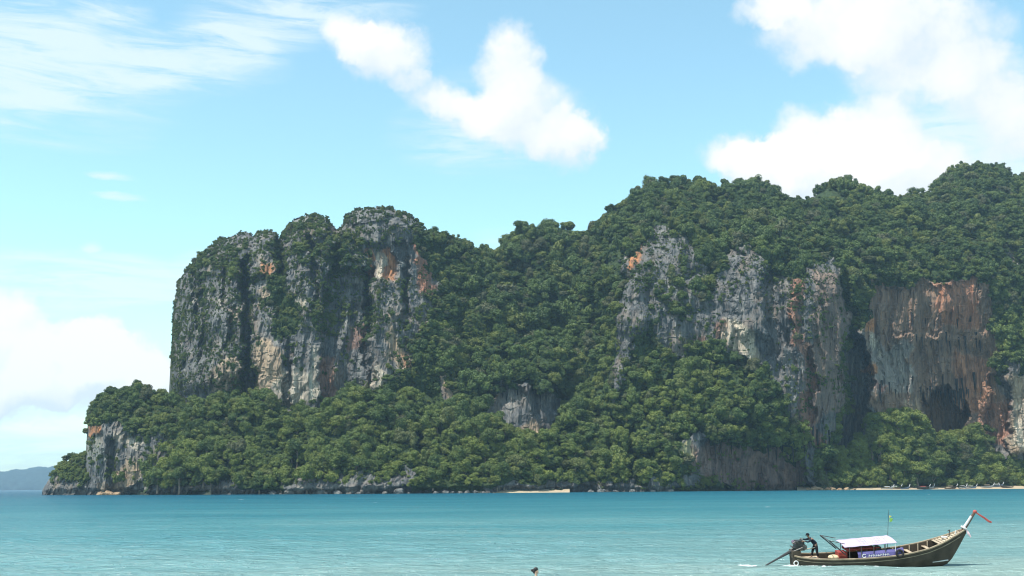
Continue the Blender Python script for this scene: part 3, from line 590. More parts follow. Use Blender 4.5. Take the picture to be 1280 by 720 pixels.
far_hill('distant_hill', [(-160, 612.5), (-120, 604), (-60, 596), (0, 590), (20, 588), (40, 586), (58, 584.5), (72, 586), (90, 592), (110, 600), (130, 611.5)], 9300, 650, 5)
far_hill('distant_ridge', [(-600, 615), (-400, 603), (-250, 598), (-100, 600), (-20, 606), (40, 611.5)], 11800, 600, 9)

# ------------------------------------------------------------------ trees
def crown_mesh(name, seed, nclump, nleaf, leaf, spread=(1, 1, .8), core=.66):
    r = np.random.default_rng(seed); V = []; Fc = []; C = []
    cl = []
    for i in range(nclump):
        a = r.random() * 2 * math.pi; e = r.random() ** .6; zz = r.uniform(-.35, .75); rad = .70 * e * math.sqrt(max(.15, 1 - max(zz, 0) ** 2))
        cl.append((np.array([rad * math.cos(a) * spread[0], rad * math.sin(a) * spread[1], zz * spread[2]]), r.uniform(.20, .46), r.random()))
    cl.append((np.array([0, 0, .15]), .55, .4))
    for (c, cr, tone) in cl:
        n = int(nleaf * (cr / .36) ** 2)
        d = r.normal(0, 1, (n, 3)); d /= np.linalg.norm(d, axis=1)[:, None]; d[:, 2] = np.where(d[:, 2] < -.35, -d[:, 2], d[:, 2])
        rr = cr * r.uniform(.78, 1.10, n)[:, None]; p = c + d * rr * np.array([1, 1, .82])
        nn = d + r.normal(0, .55, (n, 3)); nn /= np.linalg.norm(nn, axis=1)[:, None]
        t = np.cross(nn, r.normal(0, 1, (n, 3))); t /= np.linalg.norm(t, axis=1)[:, None]; b = np.cross(nn, t)
        s = leaf * r.uniform(.6, 1.3, n)[:, None]
        for k in range(n):
            i0 = len(V); w = s[k, 0]
            V += [p[k] - t[k] * w, p[k] + b[k] * w * .7, p[k] + t[k] * w, p[k] - b[k] * w * .7]; Fc.append((i0, i0 + 1, i0 + 2, i0 + 3))
            C.append(np.clip(tone + r.normal(0, .22), 0, 1))
        # solid filler inside the clump, toned darker than its leaves
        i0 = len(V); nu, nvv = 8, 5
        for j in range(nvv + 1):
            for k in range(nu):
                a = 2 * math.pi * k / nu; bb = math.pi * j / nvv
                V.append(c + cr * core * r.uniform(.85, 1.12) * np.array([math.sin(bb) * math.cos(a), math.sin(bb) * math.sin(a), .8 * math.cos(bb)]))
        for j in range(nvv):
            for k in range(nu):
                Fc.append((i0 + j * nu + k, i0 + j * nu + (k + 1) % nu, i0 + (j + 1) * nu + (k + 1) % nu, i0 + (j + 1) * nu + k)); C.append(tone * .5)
    me = bpy.data.meshes.new(name); me.from_pydata([tuple(v) for v in V], [], Fc)
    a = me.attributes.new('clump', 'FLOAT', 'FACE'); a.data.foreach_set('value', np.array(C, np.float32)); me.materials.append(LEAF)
    return me
# crowns are modelled around radius 1
ARCH = [(10, 70, (1, 1, .85), .78), (13, 52, (1.15, .95, .62), .74), (9, 62, (.72, .75, 1.35), .74), (16, 30, (1.15, 1.1, .9), .55), (12, 60, (1.3, .9, .55), .74), (11, 46, (.8, .85, 1.1), .62), (20, 34, (1.2, 1.2, 1.0), .7)]
FAR = [crown_mesh('forest_crown', 200 + i, ARCH[i % 7][0] + i % 3, int(ARCH[i % 7][1] * 2.0), .066 + .016 * (i % 3), ARCH[i % 7][2], ARCH[i % 7][3]) for i in range(14)]
NEAR = [crown_mesh('crown', 300 + i, 17 + 3 * (i % 3), 170, .056, ((1, 1, .8), (1.15, 1, .62), (.85, .9, 1.15), (1.05, .95, .9), (1.25, 1.15, .5), (.95, 1.05, 1.0))[i]) for i in range(6)]
TRUNK = []
for i in range(3):
    r = random.Random(50 + i); m = MB()
    m.tube([(0, 0, -1.6), (.02, .03, -1.0), (.05 * r.uniform(-1, 1), .04, -.5), (.06, .05 * r.uniform(-1, 1), .1)], [.11, .075, .06, .035], 7)
    for k in range(4):
        a = k * 1.6 + r.random(); m.tube([(.03, .02, -.7 + .12 * k), (.25 * math.cos(a), .25 * math.sin(a), -.35 + .1 * k), (.5 * math.cos(a), .5 * math.sin(a), -.05 + .1 * k)], [.04, .028, .014], 5)
    me = bpy.data.meshes.new('trunk'); me.from_pydata([tuple(v) for v in m.v], [], m.f); me.materials.append(BARK); TRUNK.append(me)

proto = bpy.data.collections.new('forest_crowns')
for i, me in enumerate(FAR):
    o = bpy.data.objects.new('forest_crown_%02d' % i, me); proto.objects.link(o)
def forest(name, pts, label, cat):
    n = len(pts); me = bpy.data.meshes.new(name); a = np.array(pts, np.float32)
    me.vertices.add(n); me.vertices.foreach_set('co', a[:, :3].ravel())
    r = np.random.default_rng(n)
    def fa(nm, kind, data, key='value'): at_ = me.attributes.new(nm, kind, 'POINT'); at_.data.foreach_set(key, data)
    sc = np.stack([a[:, 3] * r.uniform(.85, 1.2, n), a[:, 3] * r.uniform(.85, 1.2, n), a[:, 3] * r.uniform(.65, 1.45, n)], 1).astype(np.float32)
    ro = np.stack([r.normal(0, .12, n), r.normal(0, .12, n), r.uniform(0, 6.28, n)], 1).astype(np.float32)
    fa('scl', 'FLOAT_VECTOR', sc.ravel(), 'vector'); fa('rot', 'FLOAT_VECTOR', ro.ravel(), 'vector')
    fa('idx', 'INT', r.integers(0, len(FAR), n).astype(np.int32)); fa('tint', 'FLOAT', a[:, 4].copy())
    o = bpy.data.objects.new(name, me); COL.objects.link(o); me.materials.append(LEAF)
    ng = bpy.data.node_groups.new(name + '_scatter', 'GeometryNodeTree')
    ng.interface.new_socket('Geometry', in_out='INPUT', socket_type='NodeSocketGeometry'); ng.interface.new_socket('Geometry', in_out='OUTPUT', socket_type='NodeSocketGeometry')
    gi = ng.nodes.new('NodeGroupInput'); go = ng.nodes.new('NodeGroupOutput'); ip = ng.nodes.new('GeometryNodeInstanceOnPoints'); ci = ng.nodes.new('GeometryNodeCollectionInfo')
    ci.inputs['Collection'].default_value = proto; ci.inputs['Separate Children'].default_value = True; ci.inputs['Reset Children'].default_value = True
    def na(nm, dt):
        q = ng.nodes.new('GeometryNodeInputNamedAttribute'); q.data_type = dt; q.inputs['Name'].default_value = nm; return q.outputs['Attribute']
    L = ng.links.new
    e2r = ng.nodes.new('FunctionNodeEulerToRotation'); L(na('rot', 'FLOAT_VECTOR'), e2r.inputs[0])
    L(gi.outputs[0], ip.inputs['Points']); L(ci.outputs[0], ip.inputs['Instance']); ip.inputs['Pick Instance'].default_value = True
    L(na('idx', 'INT'), ip.inputs['Instance Index']); L(e2r.outputs[0], ip.inputs['Rotation']); L(na('scl', 'FLOAT_VECTOR'), ip.inputs['Scale'])
    L(ip.outputs[0], go.inputs[0])
    md = o.modifiers.new('scatter', 'NODES'); md.node_group = ng
    return tag(o, label, cat, kind='stuff')

KINDS = {'beach_slope': 60, 'wooded_slope': 150, 'headland_rock': 46, 'low_headland_rock': 14}
SHAPES = ['rounded', 'spreading', 'tall oval', 'dense domed', 'flat-topped', 'full']
def where(ms, px, py):
    def pick(x, tab):
        for lim, t in tab:
            if x < lim: return t
    if ms == 'wooded_slope':
        h = pick(py, ((545, 'high on the slope'), (580, 'halfway down the slope'), (999, "near the water's edge")))
        return h + ' ' + pick(px, ((255, 'beside the pale headland rock'), (335, 'below the dark gully of the tower'), (415, 'above the small sea cave'), (520, 'above the grey rock ledge'), (600, 'beside the rocky cove end'), (705, 'behind the narrow cove beach'), (9999, 'next to the dark foot of the massif')))
    if ms == 'beach_slope':
        h = pick(py, ((570, 'against the cave cliff'), (590, 'midway up the bank'), (9999, 'at the back of the far beach')))
        return h + ' ' + pick(px, ((1075, 'beside the deep cleft'), (1145, 'below the orange-stained overhang'), (1215, 'below the black cave mouth'), (9999, 'below the pale fluted pillar')))
    if ms == 'headland_rock': return pick(py, ((520, 'crowning'), (560, 'on the shoulder of'), (9999, 'at the foot of'))) + ' the pale rock at the headland end'
    return 'on the low rock at the very tip of the headland'
chosen = set()
for ms, cnt in KINDS.items():
    ids = [i for i, t in enumerate(TREES) if t[0] == ms and t[6] == 'tree' and t[8] < 1290]
    ids.sort(key=lambda i: -TREES[i][4]); chosen |= set(ids[:cnt])
tree_rng = random.Random(3)
for i in sorted(chosen):
    ms, x, y, z, r, tn, kind, nz, px, py = TREES[i]; w_ = where(ms, px, py)
    v = tree_rng.randrange(6); s = r * 1.08
    o = empty('tree', (x, y, z - .25 * r))
    o.rotation_euler = (0, 0, tree_rng.uniform(0, 6.28)); o.scale = (s * tree_rng.uniform(.9, 1.1), s * tree_rng.uniform(.9, 1.1), s * tree_rng.uniform(.85, 1.15))
    tone = 'dark green' if tn < .3 else 'bright green' if tn > .62 else 'green'
    tag(o, ' '.join(('%s %s tree %s' % (SHAPES[v], tone, w_)).split()[:16]), 'tree', 'trees ' + w_)
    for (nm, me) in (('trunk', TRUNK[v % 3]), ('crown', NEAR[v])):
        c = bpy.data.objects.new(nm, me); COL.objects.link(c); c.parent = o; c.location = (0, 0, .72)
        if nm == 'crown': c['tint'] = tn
fz = {'limestone_tower': ('forest on the tall grey limestone tower, bushes clinging to its ledges', 'limestone_tower'),
      'wooded_saddle': ('dense forest filling the saddle between the tower and the long massif', ''),
      'limestone_massif': ('dense forest covering the top and ledges of the long limestone massif', '')}
def lift(t): return (t[1], t[2] - .10 * t[4], t[3] + (.30 if t[6] == 'tree' else .15) * t[4], t[4], t[5])
rest = {}
for i, t in enumerate(TREES):
    if i in chosen: continue
    rest.setdefault(t[0] if t[0] in fz else 'shore', []).append(lift(t))
for k, pts in rest.items():
    forest('forest', pts, fz[k][0] if k in fz else 'low undergrowth and smaller trees along the shore slopes', 'forest')
print('TREES', len(TREES), 'chosen', len(chosen), {k: len(v) for k, v in rest.items()})

# ------------------------------------------------------------------ sea
def sea():
    ys = [18.0]
    while ys[-1] < 13000: ys.append(ys[-1] + max(.30, min(ys[-1] ** 2 / (4.8 * 1098) * .45, ys[-1] * .06)))
    ys = np.array(ys); nc = 640; a = np.linspace(-1, 1, nc)
    Yg = np.repeat(ys[:, None], nc, 1); Xg = a[None] * (Yg * .62 + 12)
    Zg = np.zeros_like(Yg); dy = np.gradient(ys)[:, None]; dx = (ys * .62 + 12)[:, None] * 2 / nc
    r = np.random.default_rng(5)
    for k in range(46):
        lam = math.exp(r.uniform(math.log(1.3), math.log(14))); th = r.normal(1.42, .30); kx, ky = math.cos(th) * 2 * math.pi / lam, math.sin(th) * 2 * math.pi / lam
        amp = .0066 * lam ** .66; lim = sstep(.22, .5, lam / np.maximum(dy * abs(math.sin(th)) * 1.2 + dx * abs(math.cos(th)), 1e-3) * .22)
        ph = Xg * kx + Yg * ky + r.uniform(0, 6.28) + 1.2 * np.sin(Xg * (.013 + .0011 * k) + Yg * .021 + k)
        Zg += amp * lim * (np.sin(ph) + .25 * np.sin(2 * ph + 1))
    Zg *= .6 + .8 * vnoise(Xg * .03, Yg * .02, 0, 7)
    V = np.stack([Xg, Yg, Zg], 2)
    m = bpy.data.materials.new('sea_water'); m.use_nodes = True; T = NT(m.node_tree); T.n.clear()
    g = T.add('ShaderNodeNewGeometry'); pos = g.outputs['Position']; sp = T.add('ShaderNodeSeparateXYZ'); T.link(pos, sp.inputs[0])
    # depth of the bay over sand: shallow near this beach and along the far one, deeper to the left
    patch = T.noise(T.mapping(pos, (.010, .035, 0)), 1.0, 5, .6, .4)  # dark bands: seagrass, with wind ruffle and cloud shadow put into the colour
    dist = T.math('LOGARITHM', T.math('MAXIMUM', sp.outputs[1], 1.0), 10.0)
    sh = T.math('ADD', dist, T.math('ADD', T.math('MULTIPLY_ADD', patch, .80, -.40), T.math('MULTIPLY', T.math('DIVIDE', sp.outputs[0], T.math('MAXIMUM', sp.outputs[1], 10.0)), -.28)))
    c = T.ramp(T.maprange(sh, 1.62, 3.1), [(0, (.205, .290, .268)), (.15, (.142, .252, .250)), (.36, (.066, .192, .212)), (.60, (.029, .138, .172)), (.84, (.011, .092, .134)), (1, (.006, .060, .105))])
    reflection_streaks = T.noise(T.mapping(pos, (.03, .20, 1)), 1.0, 6, .7, .3)  # uneven wave reflection painted into the water's body colour
    c = T.mix(T.maprange(reflection_streaks, .40, .66, 0, .24), c, T.mix(.5, c, (.012, .075, .110, 1)))
    df = T.add('ShaderNodeBsdfDiffuse'); T.link(c, df.inputs[0])
    gl = T.add('ShaderNodeBsdfGlossy'); gl.inputs['Roughness'].default_value = .13; gl.inputs[0].default_value = (1, 1, 1, 1)
    w1 = T.noise(T.mapping(pos, (.7, 1.7, 1)), 1.0, 4, .6, .6); w2 = T.noise(T.mapping(pos, (.08, .34, 1)), 1.0, 4, .6, .5); w3 = T.noise(T.mapping(pos, (1.8, 5.5, 1)), 1.0, 3, .6, .3)
    w4 = T.noise(T.mapping(pos, (.014, .085, 1)), 1.0, 5, .65, .5)
    hh = T.math('ADD', T.math('ADD', T.math('MULTIPLY', w4, 1.5), T.math('ADD', T.math('MULTIPLY', w1, .85), T.math('MULTIPLY', w2, 1.3)), T.math('MULTIPLY', w3, .13)))
    bp = T.add('ShaderNodeBump'); bp.inputs['Strength'].default_value = .85; bp.inputs['Distance'].default_value = 1.0; T.link(hh, bp.inputs['Height'])
    T.link(bp.outputs[0], gl.inputs['Normal']); T.link(bp.outputs[0], df.inputs['Normal'])
    fr = T.add('ShaderNodeFresnel'); fr.inputs[0].default_value = 1.33; T.link(bp.outputs[0], fr.inputs['Normal'])
    mx = T.add('ShaderNodeMixShader'); T.link(T.math('MINIMUM', T.math('MULTIPLY', fr.outputs[0], .62), .40), mx.inputs[0]); T.link(df.outputs[0], mx.inputs[1]); T.link(gl.outputs[0], mx.inputs[2])
    o = T.add('ShaderNodeOutputMaterial'); T.link(mx.outputs[0], o.inputs[0])
    return tag(grid_mesh('sea', V.reshape(-1, 3), len(ys), nc, m, True), kind='structure')
sea()

SAND = mat('sand', (.36, .29, .20), .95, .1, .12, .8)
def sand_sheet(name, pxs, front, back, zb, seed, nrow=10):
    pxs = np.array(pxs, float); n = 90; cx = np.linspace(pxs[0], pxs[-1], n); V = np.zeros((nrow, n, 3))
    for j in range(nrow):
        k = j / (nrow - 1); Y = front(cx) + (back(cx) - front(cx)) * k
        V[j, :, 0] = at(cx, 612 - .006 * cx, Y)[:, 0]; V[j, :, 1] = Y
        V[j, :, 2] = -.8 + (zb + .8) * (1 - (1 - k) ** 1.6) + .35 * fbm(V[j, :, 0] * .07, Y * .07, 0 * Y, 3, seed)
    return tag(grid_mesh(name, V.reshape(-1, 3), nrow, n, SAND, True), kind='structure')
sand_sheet('far_beach', (996, 1420), lambda x: shoreY(x) - 8 + 3 * np.sin(x * .05) - 8 * sstep(1040, 1100, x) - 14 * sstep(1200, 1290, x), lambda x: shoreY(x) + 50, 5.0, 2)
sand_sheet('cove_beach', (592, 712), lambda x: shoreY(x) - 7 - 4 * np.sin((x - 592) / 120 * 3.14), lambda x: shoreY(x) + 12, 3.2, 3)
# the beach the photograph was taken from
V = np.zeros((30, 40, 3))
for j in range(30):
    V[j, :, 0] = np.linspace(-90, 90, 40); V[j, :, 1] = -60 + j * 3.2; V[j, :, 2] = np.where(V[j, :, 1] < 0, 3.1, 3.1 - V[j, :, 1] * .13) + .08 * fbm(V[j, :, 0] * .2, V[j, :, 1] * .2, 0 * V[j, :, 0], 3, 4)
tag(grid_mesh('near_beach', V.reshape(-1, 3), 30, 40, SAND, True), kind='structure')

# foam: small broken wave tops and the boat's wake
FOAM = mat('foam', (.55, .57, .57), .8, .2, .06, 6)
def foam_patch(m, x, y, lx, ly, seed):
    r = random.Random(seed); n = 16; c = len(m.v); pts = [Vector((x, y, .08))]
    for k in range(n):
        a = 2 * math.pi * k / n; q = r.uniform(.30, 1.25); pts.append(Vector((x + lx * q * math.cos(a), y + ly * q * math.sin(a), .05)))
    m.add(pts, [(0, 1 + k, 1 + (k + 1) % n) for k in range(n)])
m = MB(); r = random.Random(8)
for (px, py) in [(412, 690), (302, 624), (83, 619), (958, 633), (1160, 618), (470, 628)]:
    b = (py - (612 - .006 * px)) / F; Y = 4.8 / b; p = ground_at(px, Y)
    w = r.uniform(.10, .26) * (1 + Y / 160); foam_patch(m, p.x, Y, w * 1.3, w * .5, px)
tag(m.build('foam', FOAM), 'small white wave crests scattered over the open water', 'foam', kind='stuff')

# ------------------------------------------------------------------ boulders along the shore
BOULDER = []
for i in range(5):
    bm = bmesh.new(); bmesh.ops.create_icosphere(bm, subdivisions=3, radius=1)
    for v in bm.verts:
        c = np.array(v.co); n = fbm(np.array([c[0] * 1.3 + i * 9]), np.array([c[1] * 1.3]), np.array([c[2] * 1.3]), 4, 5)[0]
        n2 = ridged(np.array([c[0] * 2 + i * 5]), np.array([c[1] * 2]), np.array([c[2] * 2]), 2, 9)[0]
        v.co *= 1 + .55 * n + .25 * (n2 - .5); v.co.z *= .68
    me = bpy.data.meshes.new('boulder'); bm.to_mesh(me); bm.free(); BOULDER.append(me)
def rockpiece(name, col): 
    m = mat(name, col, .9, .15, .45, .8, bump=.8, bscale=3); return m
BM = {'grey': rockpiece('boulder_grey', (.12, .12, .115)), 'pale': rockpiece('boulder_pale', (.12, .115, .105)), 'tan': rockpiece('boulder_tan', (.27, .19, .12))}
bmesh_cache = {}
def boulder(px, dY, r, colr, label, group, k):
    key = (k % 5, colr)
    if key not in bmesh_cache:
        me = BOULDER[k % 5].copy(); me.materials.clear(); me.materials.append(BM[colr]); bmesh_cache[key] = me
    Y = float(shoreY(px)) + dY; p = ground_at(px, Y, .15 * r)
    o = bpy.data.objects.new('boulder', bmesh_cache[key]); COL.objects.link(o); o.location = p
    rr = random.Random(k * 7 + int(px)); o.rotation_euler = (rr.uniform(-.3, .3), rr.uniform(-.3, .3), rr.uniform(0, 6.28)); o.scale = (r * rr.uniform(.9, 1.5), r * rr.uniform(.8, 1.2), r * rr.uniform(.8, 1.25))
    tag(o, label, 'boulder', group)
k = 0
for px in (332, 341, 349, 358, 366, 376, 386, 398, 411, 424, 434, 446, 456, 470, 482, 497, 508):
    k += 1; r_ = 1.0 + 3.4 * ((k * 37 % 11) / 10) ** 1.8; sz = 'small ' if r_ < 1.6 else 'large ' if r_ > 2.9 else ''
    boulder(px + (k * 29 % 9) - 4, -8 + (k * 17 % 6), r_, 'pale' if k % 2 else 'grey', '%s%s boulder at the waterline below the grey rock ledge' % (sz, 'pale' if k % 2 else 'dark grey'), '%s%s boulders below the rock ledge' % (sz, 'pale' if k % 2 else 'dark'), k)
for px in (545, 556, 566, 575, 584, 594, 604):
    k += 1; boulder(px, -6, 1.6 + .2 * (k % 4), 'grey', 'small grey boulder at the waterline beside the narrow cove beach', 'boulders beside the cove beach', k)
for px, dy, r_ in ((126, -6, 2.6), (133, -7, 3.2), (140, -6, 2.4), (147, -7, 2.8), (136, -3, 3.4), (144, -3, 2.6)):
    k += 1; boulder(px, dy, r_, 'tan', 'fallen tan boulder in the sea notch under the pale headland rock', 'fallen tan boulders under the headland rock', k)
for px, dy, r_ in ((1010, -6, 2.0), (1016, -7, 3.0), (1021, -4, 4.2), (1027, -6, 3.0), (1034, -6, 2.2), (1041, -7, 2.4), (1049, -7, 1.9), (1058, -6, 2.4), (1067, -7, 1.8)):
    k += 1; boulder(px, dy, r_, 'tan', 'tan boulder on the shore where the far beach begins', 'tan boulders where the far beach begins', k)
for px, dy, r_ in ((738, -5, 2.2), (752, -6, 2.6), (770, -5, 2.0), (790, -6, 2.4), (815, -5, 1.8), (838, -6, 2.0)):
    k += 1; boulder(px, dy, r_, 'grey', 'dark grey boulder at the waterline under the bushy foot of the long massif', 'boulders under the foot of the massif', k)

# ------------------------------------------------------------------ longtail boats
WOOD = mat('weathered_hull_wood', (.055, .042, .030), .65, .3, .3, 1.2, bump=.3, bscale=8)
WOODIN = mat('inside_hull_wood', (.26, .20, .14), .7, .2, .3, 2)
RAIL = mat('rail_wood', (.24, .19, .13), .6, .3, .25, 2)
DECK = mat('deck_plank_wood', (.40, .32, .23), .7, .25, .25, 2)
WHITE = mat('white_paint', (.55, .55, .54), .5, .4, .06, 3)
DARK = mat('dark_metal', (.028, .029, .030), .45, .5, .3, 6)
IRON = mat('worn_iron', (.10, .095, .09), .5, .5, .3, 6, metal=.4)
RED = mat('red_paint', (.28, .045, .034), .55, .3, .2, 3)
MAROON = mat('maroon_cloth', (.25, .065, .045), .8, .1, .3, 3)
LAV = mat('lavender_canvas', (.40, .34, .46), .8, .1, .07, 1.5)
BLUE = mat('violet_blue_canvas', (.105, .095, .24), .75, .15, .15, 2)
PINKC = mat('red_pink_cloth', (.42, .10, .085), .85, .1, .15, 4)
PALEC = mat('white_cloth', (.52, .49, .49), .85, .1, .08, 4)
RUBBER = mat('black_rubber', (.022, .022, .024), .8, .2, .2, 6)
GREEN = mat('green_cloth', (.30, .55, .12), .8, .1, .15, 4)
YELLOW = mat('yellow_cloth', (.75, .62, .12), .8, .1, .1, 4)

xs_ = np.array([0, .5, 1.2, 2.2, 3.4, 4.6, 5.8, 7.0, 8.0, 8.8, 9.5, 10.1, 10.65])
hb = np.array([.42, .58, .74, .88, .96, 1.0, 1.0, .95, .84, .68, .47, .26, .07])
gz = np.array([.66, .57, .51, .49, .51, .56, .65, .81, 1.01, 1.25, 1.51, 1.77, 2.02])
kz = np.array([-.12, -.24, -.32, -.38, -.40, -.40, -.40, -.38, -.34, -.28, -.05, .82, 1.74])
def hull_section(x, inner=0.0, n=9):
    b = np.interp(x, xs_, hb) - inner; g = np.interp(x, xs_, gz); kk = np.interp(x, xs_, kz) + inner * 1.2
    b = max(b, .015); kk = min(kk, g - .02); pts = []
    for i in range(n):
        a = i / (n - 1) * math.pi; y = -b * math.cos(a) ; s = math.sin(a)
        yy = math.copysign(abs(math.cos(a)) ** .62, -math.cos(a)) * b
        pts.append((x, yy, g + (kk - g) * s ** .85))
    return pts
def hull(m, scale=1.0, th=.055, nst=34):
    X = np.linspace(0, 10.65, nst); out = [hull_section(x) for x in X]; inn = [hull_section(x, th) for x in X]; n = len(out[0])
    V = [p for s in out for p in s] + [p for s in inn for p in s]; o = nst * n; Fc = []
    for i in range(nst - 1):
        for k in range(n - 1):
            a = i * n + k; Fc.append((a, a + n, a + n + 1, a + 1)); Fc.append((o + a, o + a + 1, o + a + n + 1, o + a + n))
        a = i * n; Fc.append((a, o + a, o + a + n, a + n)); a = i * n + n - 1; Fc.append((a, a + n, o + a + n, o + a))
    for i in (0, nst - 1): # transom
        Fc.append(tuple(i * n + k for k in range(n)))
        Fc.append(tuple(o + i * n + k for k in range(n)))
    m.add([Vector(p) * scale for p in V], Fc); return m
def edge_path(side, x0, x1, n=26, dz=0.0, dy=0.0):
    return [(x, side * (np.interp(x, xs_, hb) + dy), np.interp(x, xs_, gz) + dz) for x in np.linspace(x0, x1, n)]

BY = 68.0
bp_ = at(988, 703, BY); BX = at(984.5, 612 - .006 * 988, BY)[0]
boat = empty('longtail_boat', (BX, BY, .02), (R_(9), R_(-.6), R_(1.5)))
tag(boat, 'dark wooden longtail boat with lavender canopy and tall upswept prow, under way', 'boat')
h = hull(MB()).build('hull', WOOD, boat)
MB().add([(x, -y * 1.0, z) for (x, y, z) in [(8.05, .0, .0)]], [])
for s in (-1, 1):
    MB().tube(edge_path(s, .05, 10.5, dz=.02, dy=.01), .055, 6).build('gunwale', RAIL, boat)
    MB().tube([(x, s * (np.interp(x, xs_, hb) * .985 + .012), np.interp(x, xs_, gz) - .17 - .05 * (x / 10)) for x in np.linspace(.2, 10.2, 24)], .028, 5).build('rubbing_strake', RAIL, boat)
# painted boot line near the stem
MB().tube([(x, -(np.interp(x, xs_, hb) * .80 + .02), .17 + (x - 7.6) * .05) for x in np.linspace(7.6, 9.35, 8)], .035, 5).build('paint_stripe', WHITE, boat)
for i, x in enumerate((5.9, 6.5, 7.0, 7.5, 8.0, 8.55)):
    sec = hull_section(x, .07, 15); MB().tube(sec, .045, 5).build('rib', DECK, boat)
for x in np.linspace(1.7, 8.3, 11):
    b = np.interp(x, xs_, hb) * .72; MB().box((x, 0, .02 + .03 * (x > 6)), (.52, b * 2, .035)).build('floor_plank', WOODIN, boat)
for x in (5.4, 7.25, 8.3):
    b = np.interp(x, xs_, hb) - .06; MB().box((x, 0, np.interp(x, xs_, gz) - .22), (.24, b * 2, .04)).build('thwart', DECK, boat)
for x in np.arange(8.85, 10.4, .17):
    b = np.interp(x, xs_, hb) - .02; MB().box((x, 0, np.interp(x, xs_, gz) - .015), (.145, b * 2, .035), Matrix.Rotation(R_(-19), 3, 'Y')).build('deck_plank', DECK, boat)
# prow
pw = MB().tube([(10.05, 0, 1.35), (10.4, 0, 1.85), (10.62, 0, 2.12), (10.86, 0, 2.46), (11.08, 0, 2.80), (11.22, 0, 3.02)], [.12, .13, .12, .105, .095, .09], 8, flat=.55).build('prow', mat('prow_wood', (.13, .08, .06), .5, .4, .2, 3), boat)
MB().tube([(10.56, 0, 2.13), (10.80, 0, 2.47), (11.00, 0, 2.78)], [.085, .08, .07], 8, flat=.98).build('white_wrap', PALEC, pw)
MB().ball((11.23, 0, 3.04), (.13, .09, .11)).build('prow_cap', PINKC, pw)
rb = MB()
for j, (dx, dz_) in enumerate(((0, 0), (.02, -.05))):
    rb.tube([(11.28, -.05, 3.02 + dz_), (11.5, -.08, 2.86 + dz_), (11.75, -.10, 2.70 + dz_), (12.0, -.13, 2.50 + dz_), (12.18, -.12, 2.43 + dz_)], [.018, .028, .038, .045, .03], 6, flat=.35)
rb.build('ribbon', PINKC, pw)
MB().torus((10.55, 0, 2.06), .16, .065, 14, 8, Matrix.Rotation(R_(35), 3, 'Y')).build('garland', PALEC, pw)
MB().tube([(10.62, -.14, 1.98), (10.74, -.18, 1.75), (10.86, -.20, 1.55)], [.05, .075, .04], 6, flat=.4).build('ribbon', mat('pale_pink_cloth', (.72, .52, .55), .85, .1, .1, 4), pw)
m = MB(); m.tube([(9.65, .10, 1.6), (9.72, .12, 1.95)], .03, 6); m.tube([(9.72, .12, 1.95), (9.6, .16, 1.86)], .028, 6); m.build('mooring_post', DARK, boat)
MB().tube([(9.95, -.12, 1.72), (9.98, -.12, 1.98)], .035, 6).build('mooring_post', WHITE, boat)
MB().torus((9.3, -.05, 1.56), .16, .035, 14, 6).build('rope_coil', PALEC, boat)
# canopy
cz = lambda x: 1.21 + (x - 2.9) * .075
canv = MB(); nx, ny = 16, 8; vv = []
for top in (1, 0):
    for i in range(nx + 1):
        for j in range(ny + 1):
            x = 2.95 + 3.15 * i / nx; y = -.86 + 1.72 * j / ny
            z = cz(x) + .07 * (1 - (y / .86) ** 2) + .05 * (y + .86) + .012 * math.sin(i * 1.6) - (0 if top else .02); vv.append((x, y, z))
o = (nx + 1) * (ny + 1); ff = []
for i in range(nx):
    for j in range(ny):
        a = i * (ny + 1) + j; ff.append((a, a + ny + 1, a + ny + 2, a + 1)); ff.append((o + a, o + a + 1, o + a + ny + 2, o + a + ny + 1))
for i in range(nx):
    for j in (0, ny): a = i * (ny + 1) + j; ff.append((a, a + ny + 1, o + a + ny + 1, o + a) if j else (a, o + a, o + a + ny + 1, a + ny + 1))
for j in range(ny):
    for i in (0, nx): a = i * (ny + 1) + j; ff.append((a, a + 1, o + a + 1, o + a))
canopy = canv.add(vv, ff).build('canopy', LAV, boat, True)
def ctop(x, y): return (x, y, cz(x) + .07 * (1 - (y / .86) ** 2) + .05 * (y + .86) + .022)
m = MB(); rr = random.Random(4); x = 4.05
for k in range(9):      # faded brush lettering, too worn to read
    w = rr.uniform(.12, .22)
    m.tube([ctop(x, -.62), ctop(x + w * .3, -.05 + rr.uniform(-.2, .2)), ctop(x + w * .8, .38)], .035, 4, flat=.3)
    if k % 2: m.tube([ctop(x, -.1), ctop(x + w, -.35)], .035, 4, flat=.3)
    x += w + .03
m.build('lettering', WHITE, canopy)
for x in (3.25, 3.95, 4.7, 5.4, 6.0):
    for s in (-1, 1):
        zb = np.interp(x, xs_, gz) - .02; yb = s * (np.interp(x, xs_, hb) - .06); MB().tube([(x, yb, zb), (x + .01, s * .82, cz(x) + .05 * (s * .82 + .86))], .022, 6).build('canopy_post', IRON if x < 5.9 else WHITE, boat)
for s in (-1, 1):
    MB().tube([(2.0 + (.05 if s < 0 else 0), s * .80, 1.62), (3.0, s * .86, .78)], .035, 6).build('folding_stay', DARK, boat)
    MB().tube([(2.02, s * .80, 1.62), (2.98, s * .84, 1.42)], .022, 6).build('canopy_bar', IRON, boat)
MB().tube([(2.03, -.80, 1.62), (2.0, 0, 1.66), (2.03, .80, 1.62)], .024, 6).build('canopy_bar', IRON, boat)
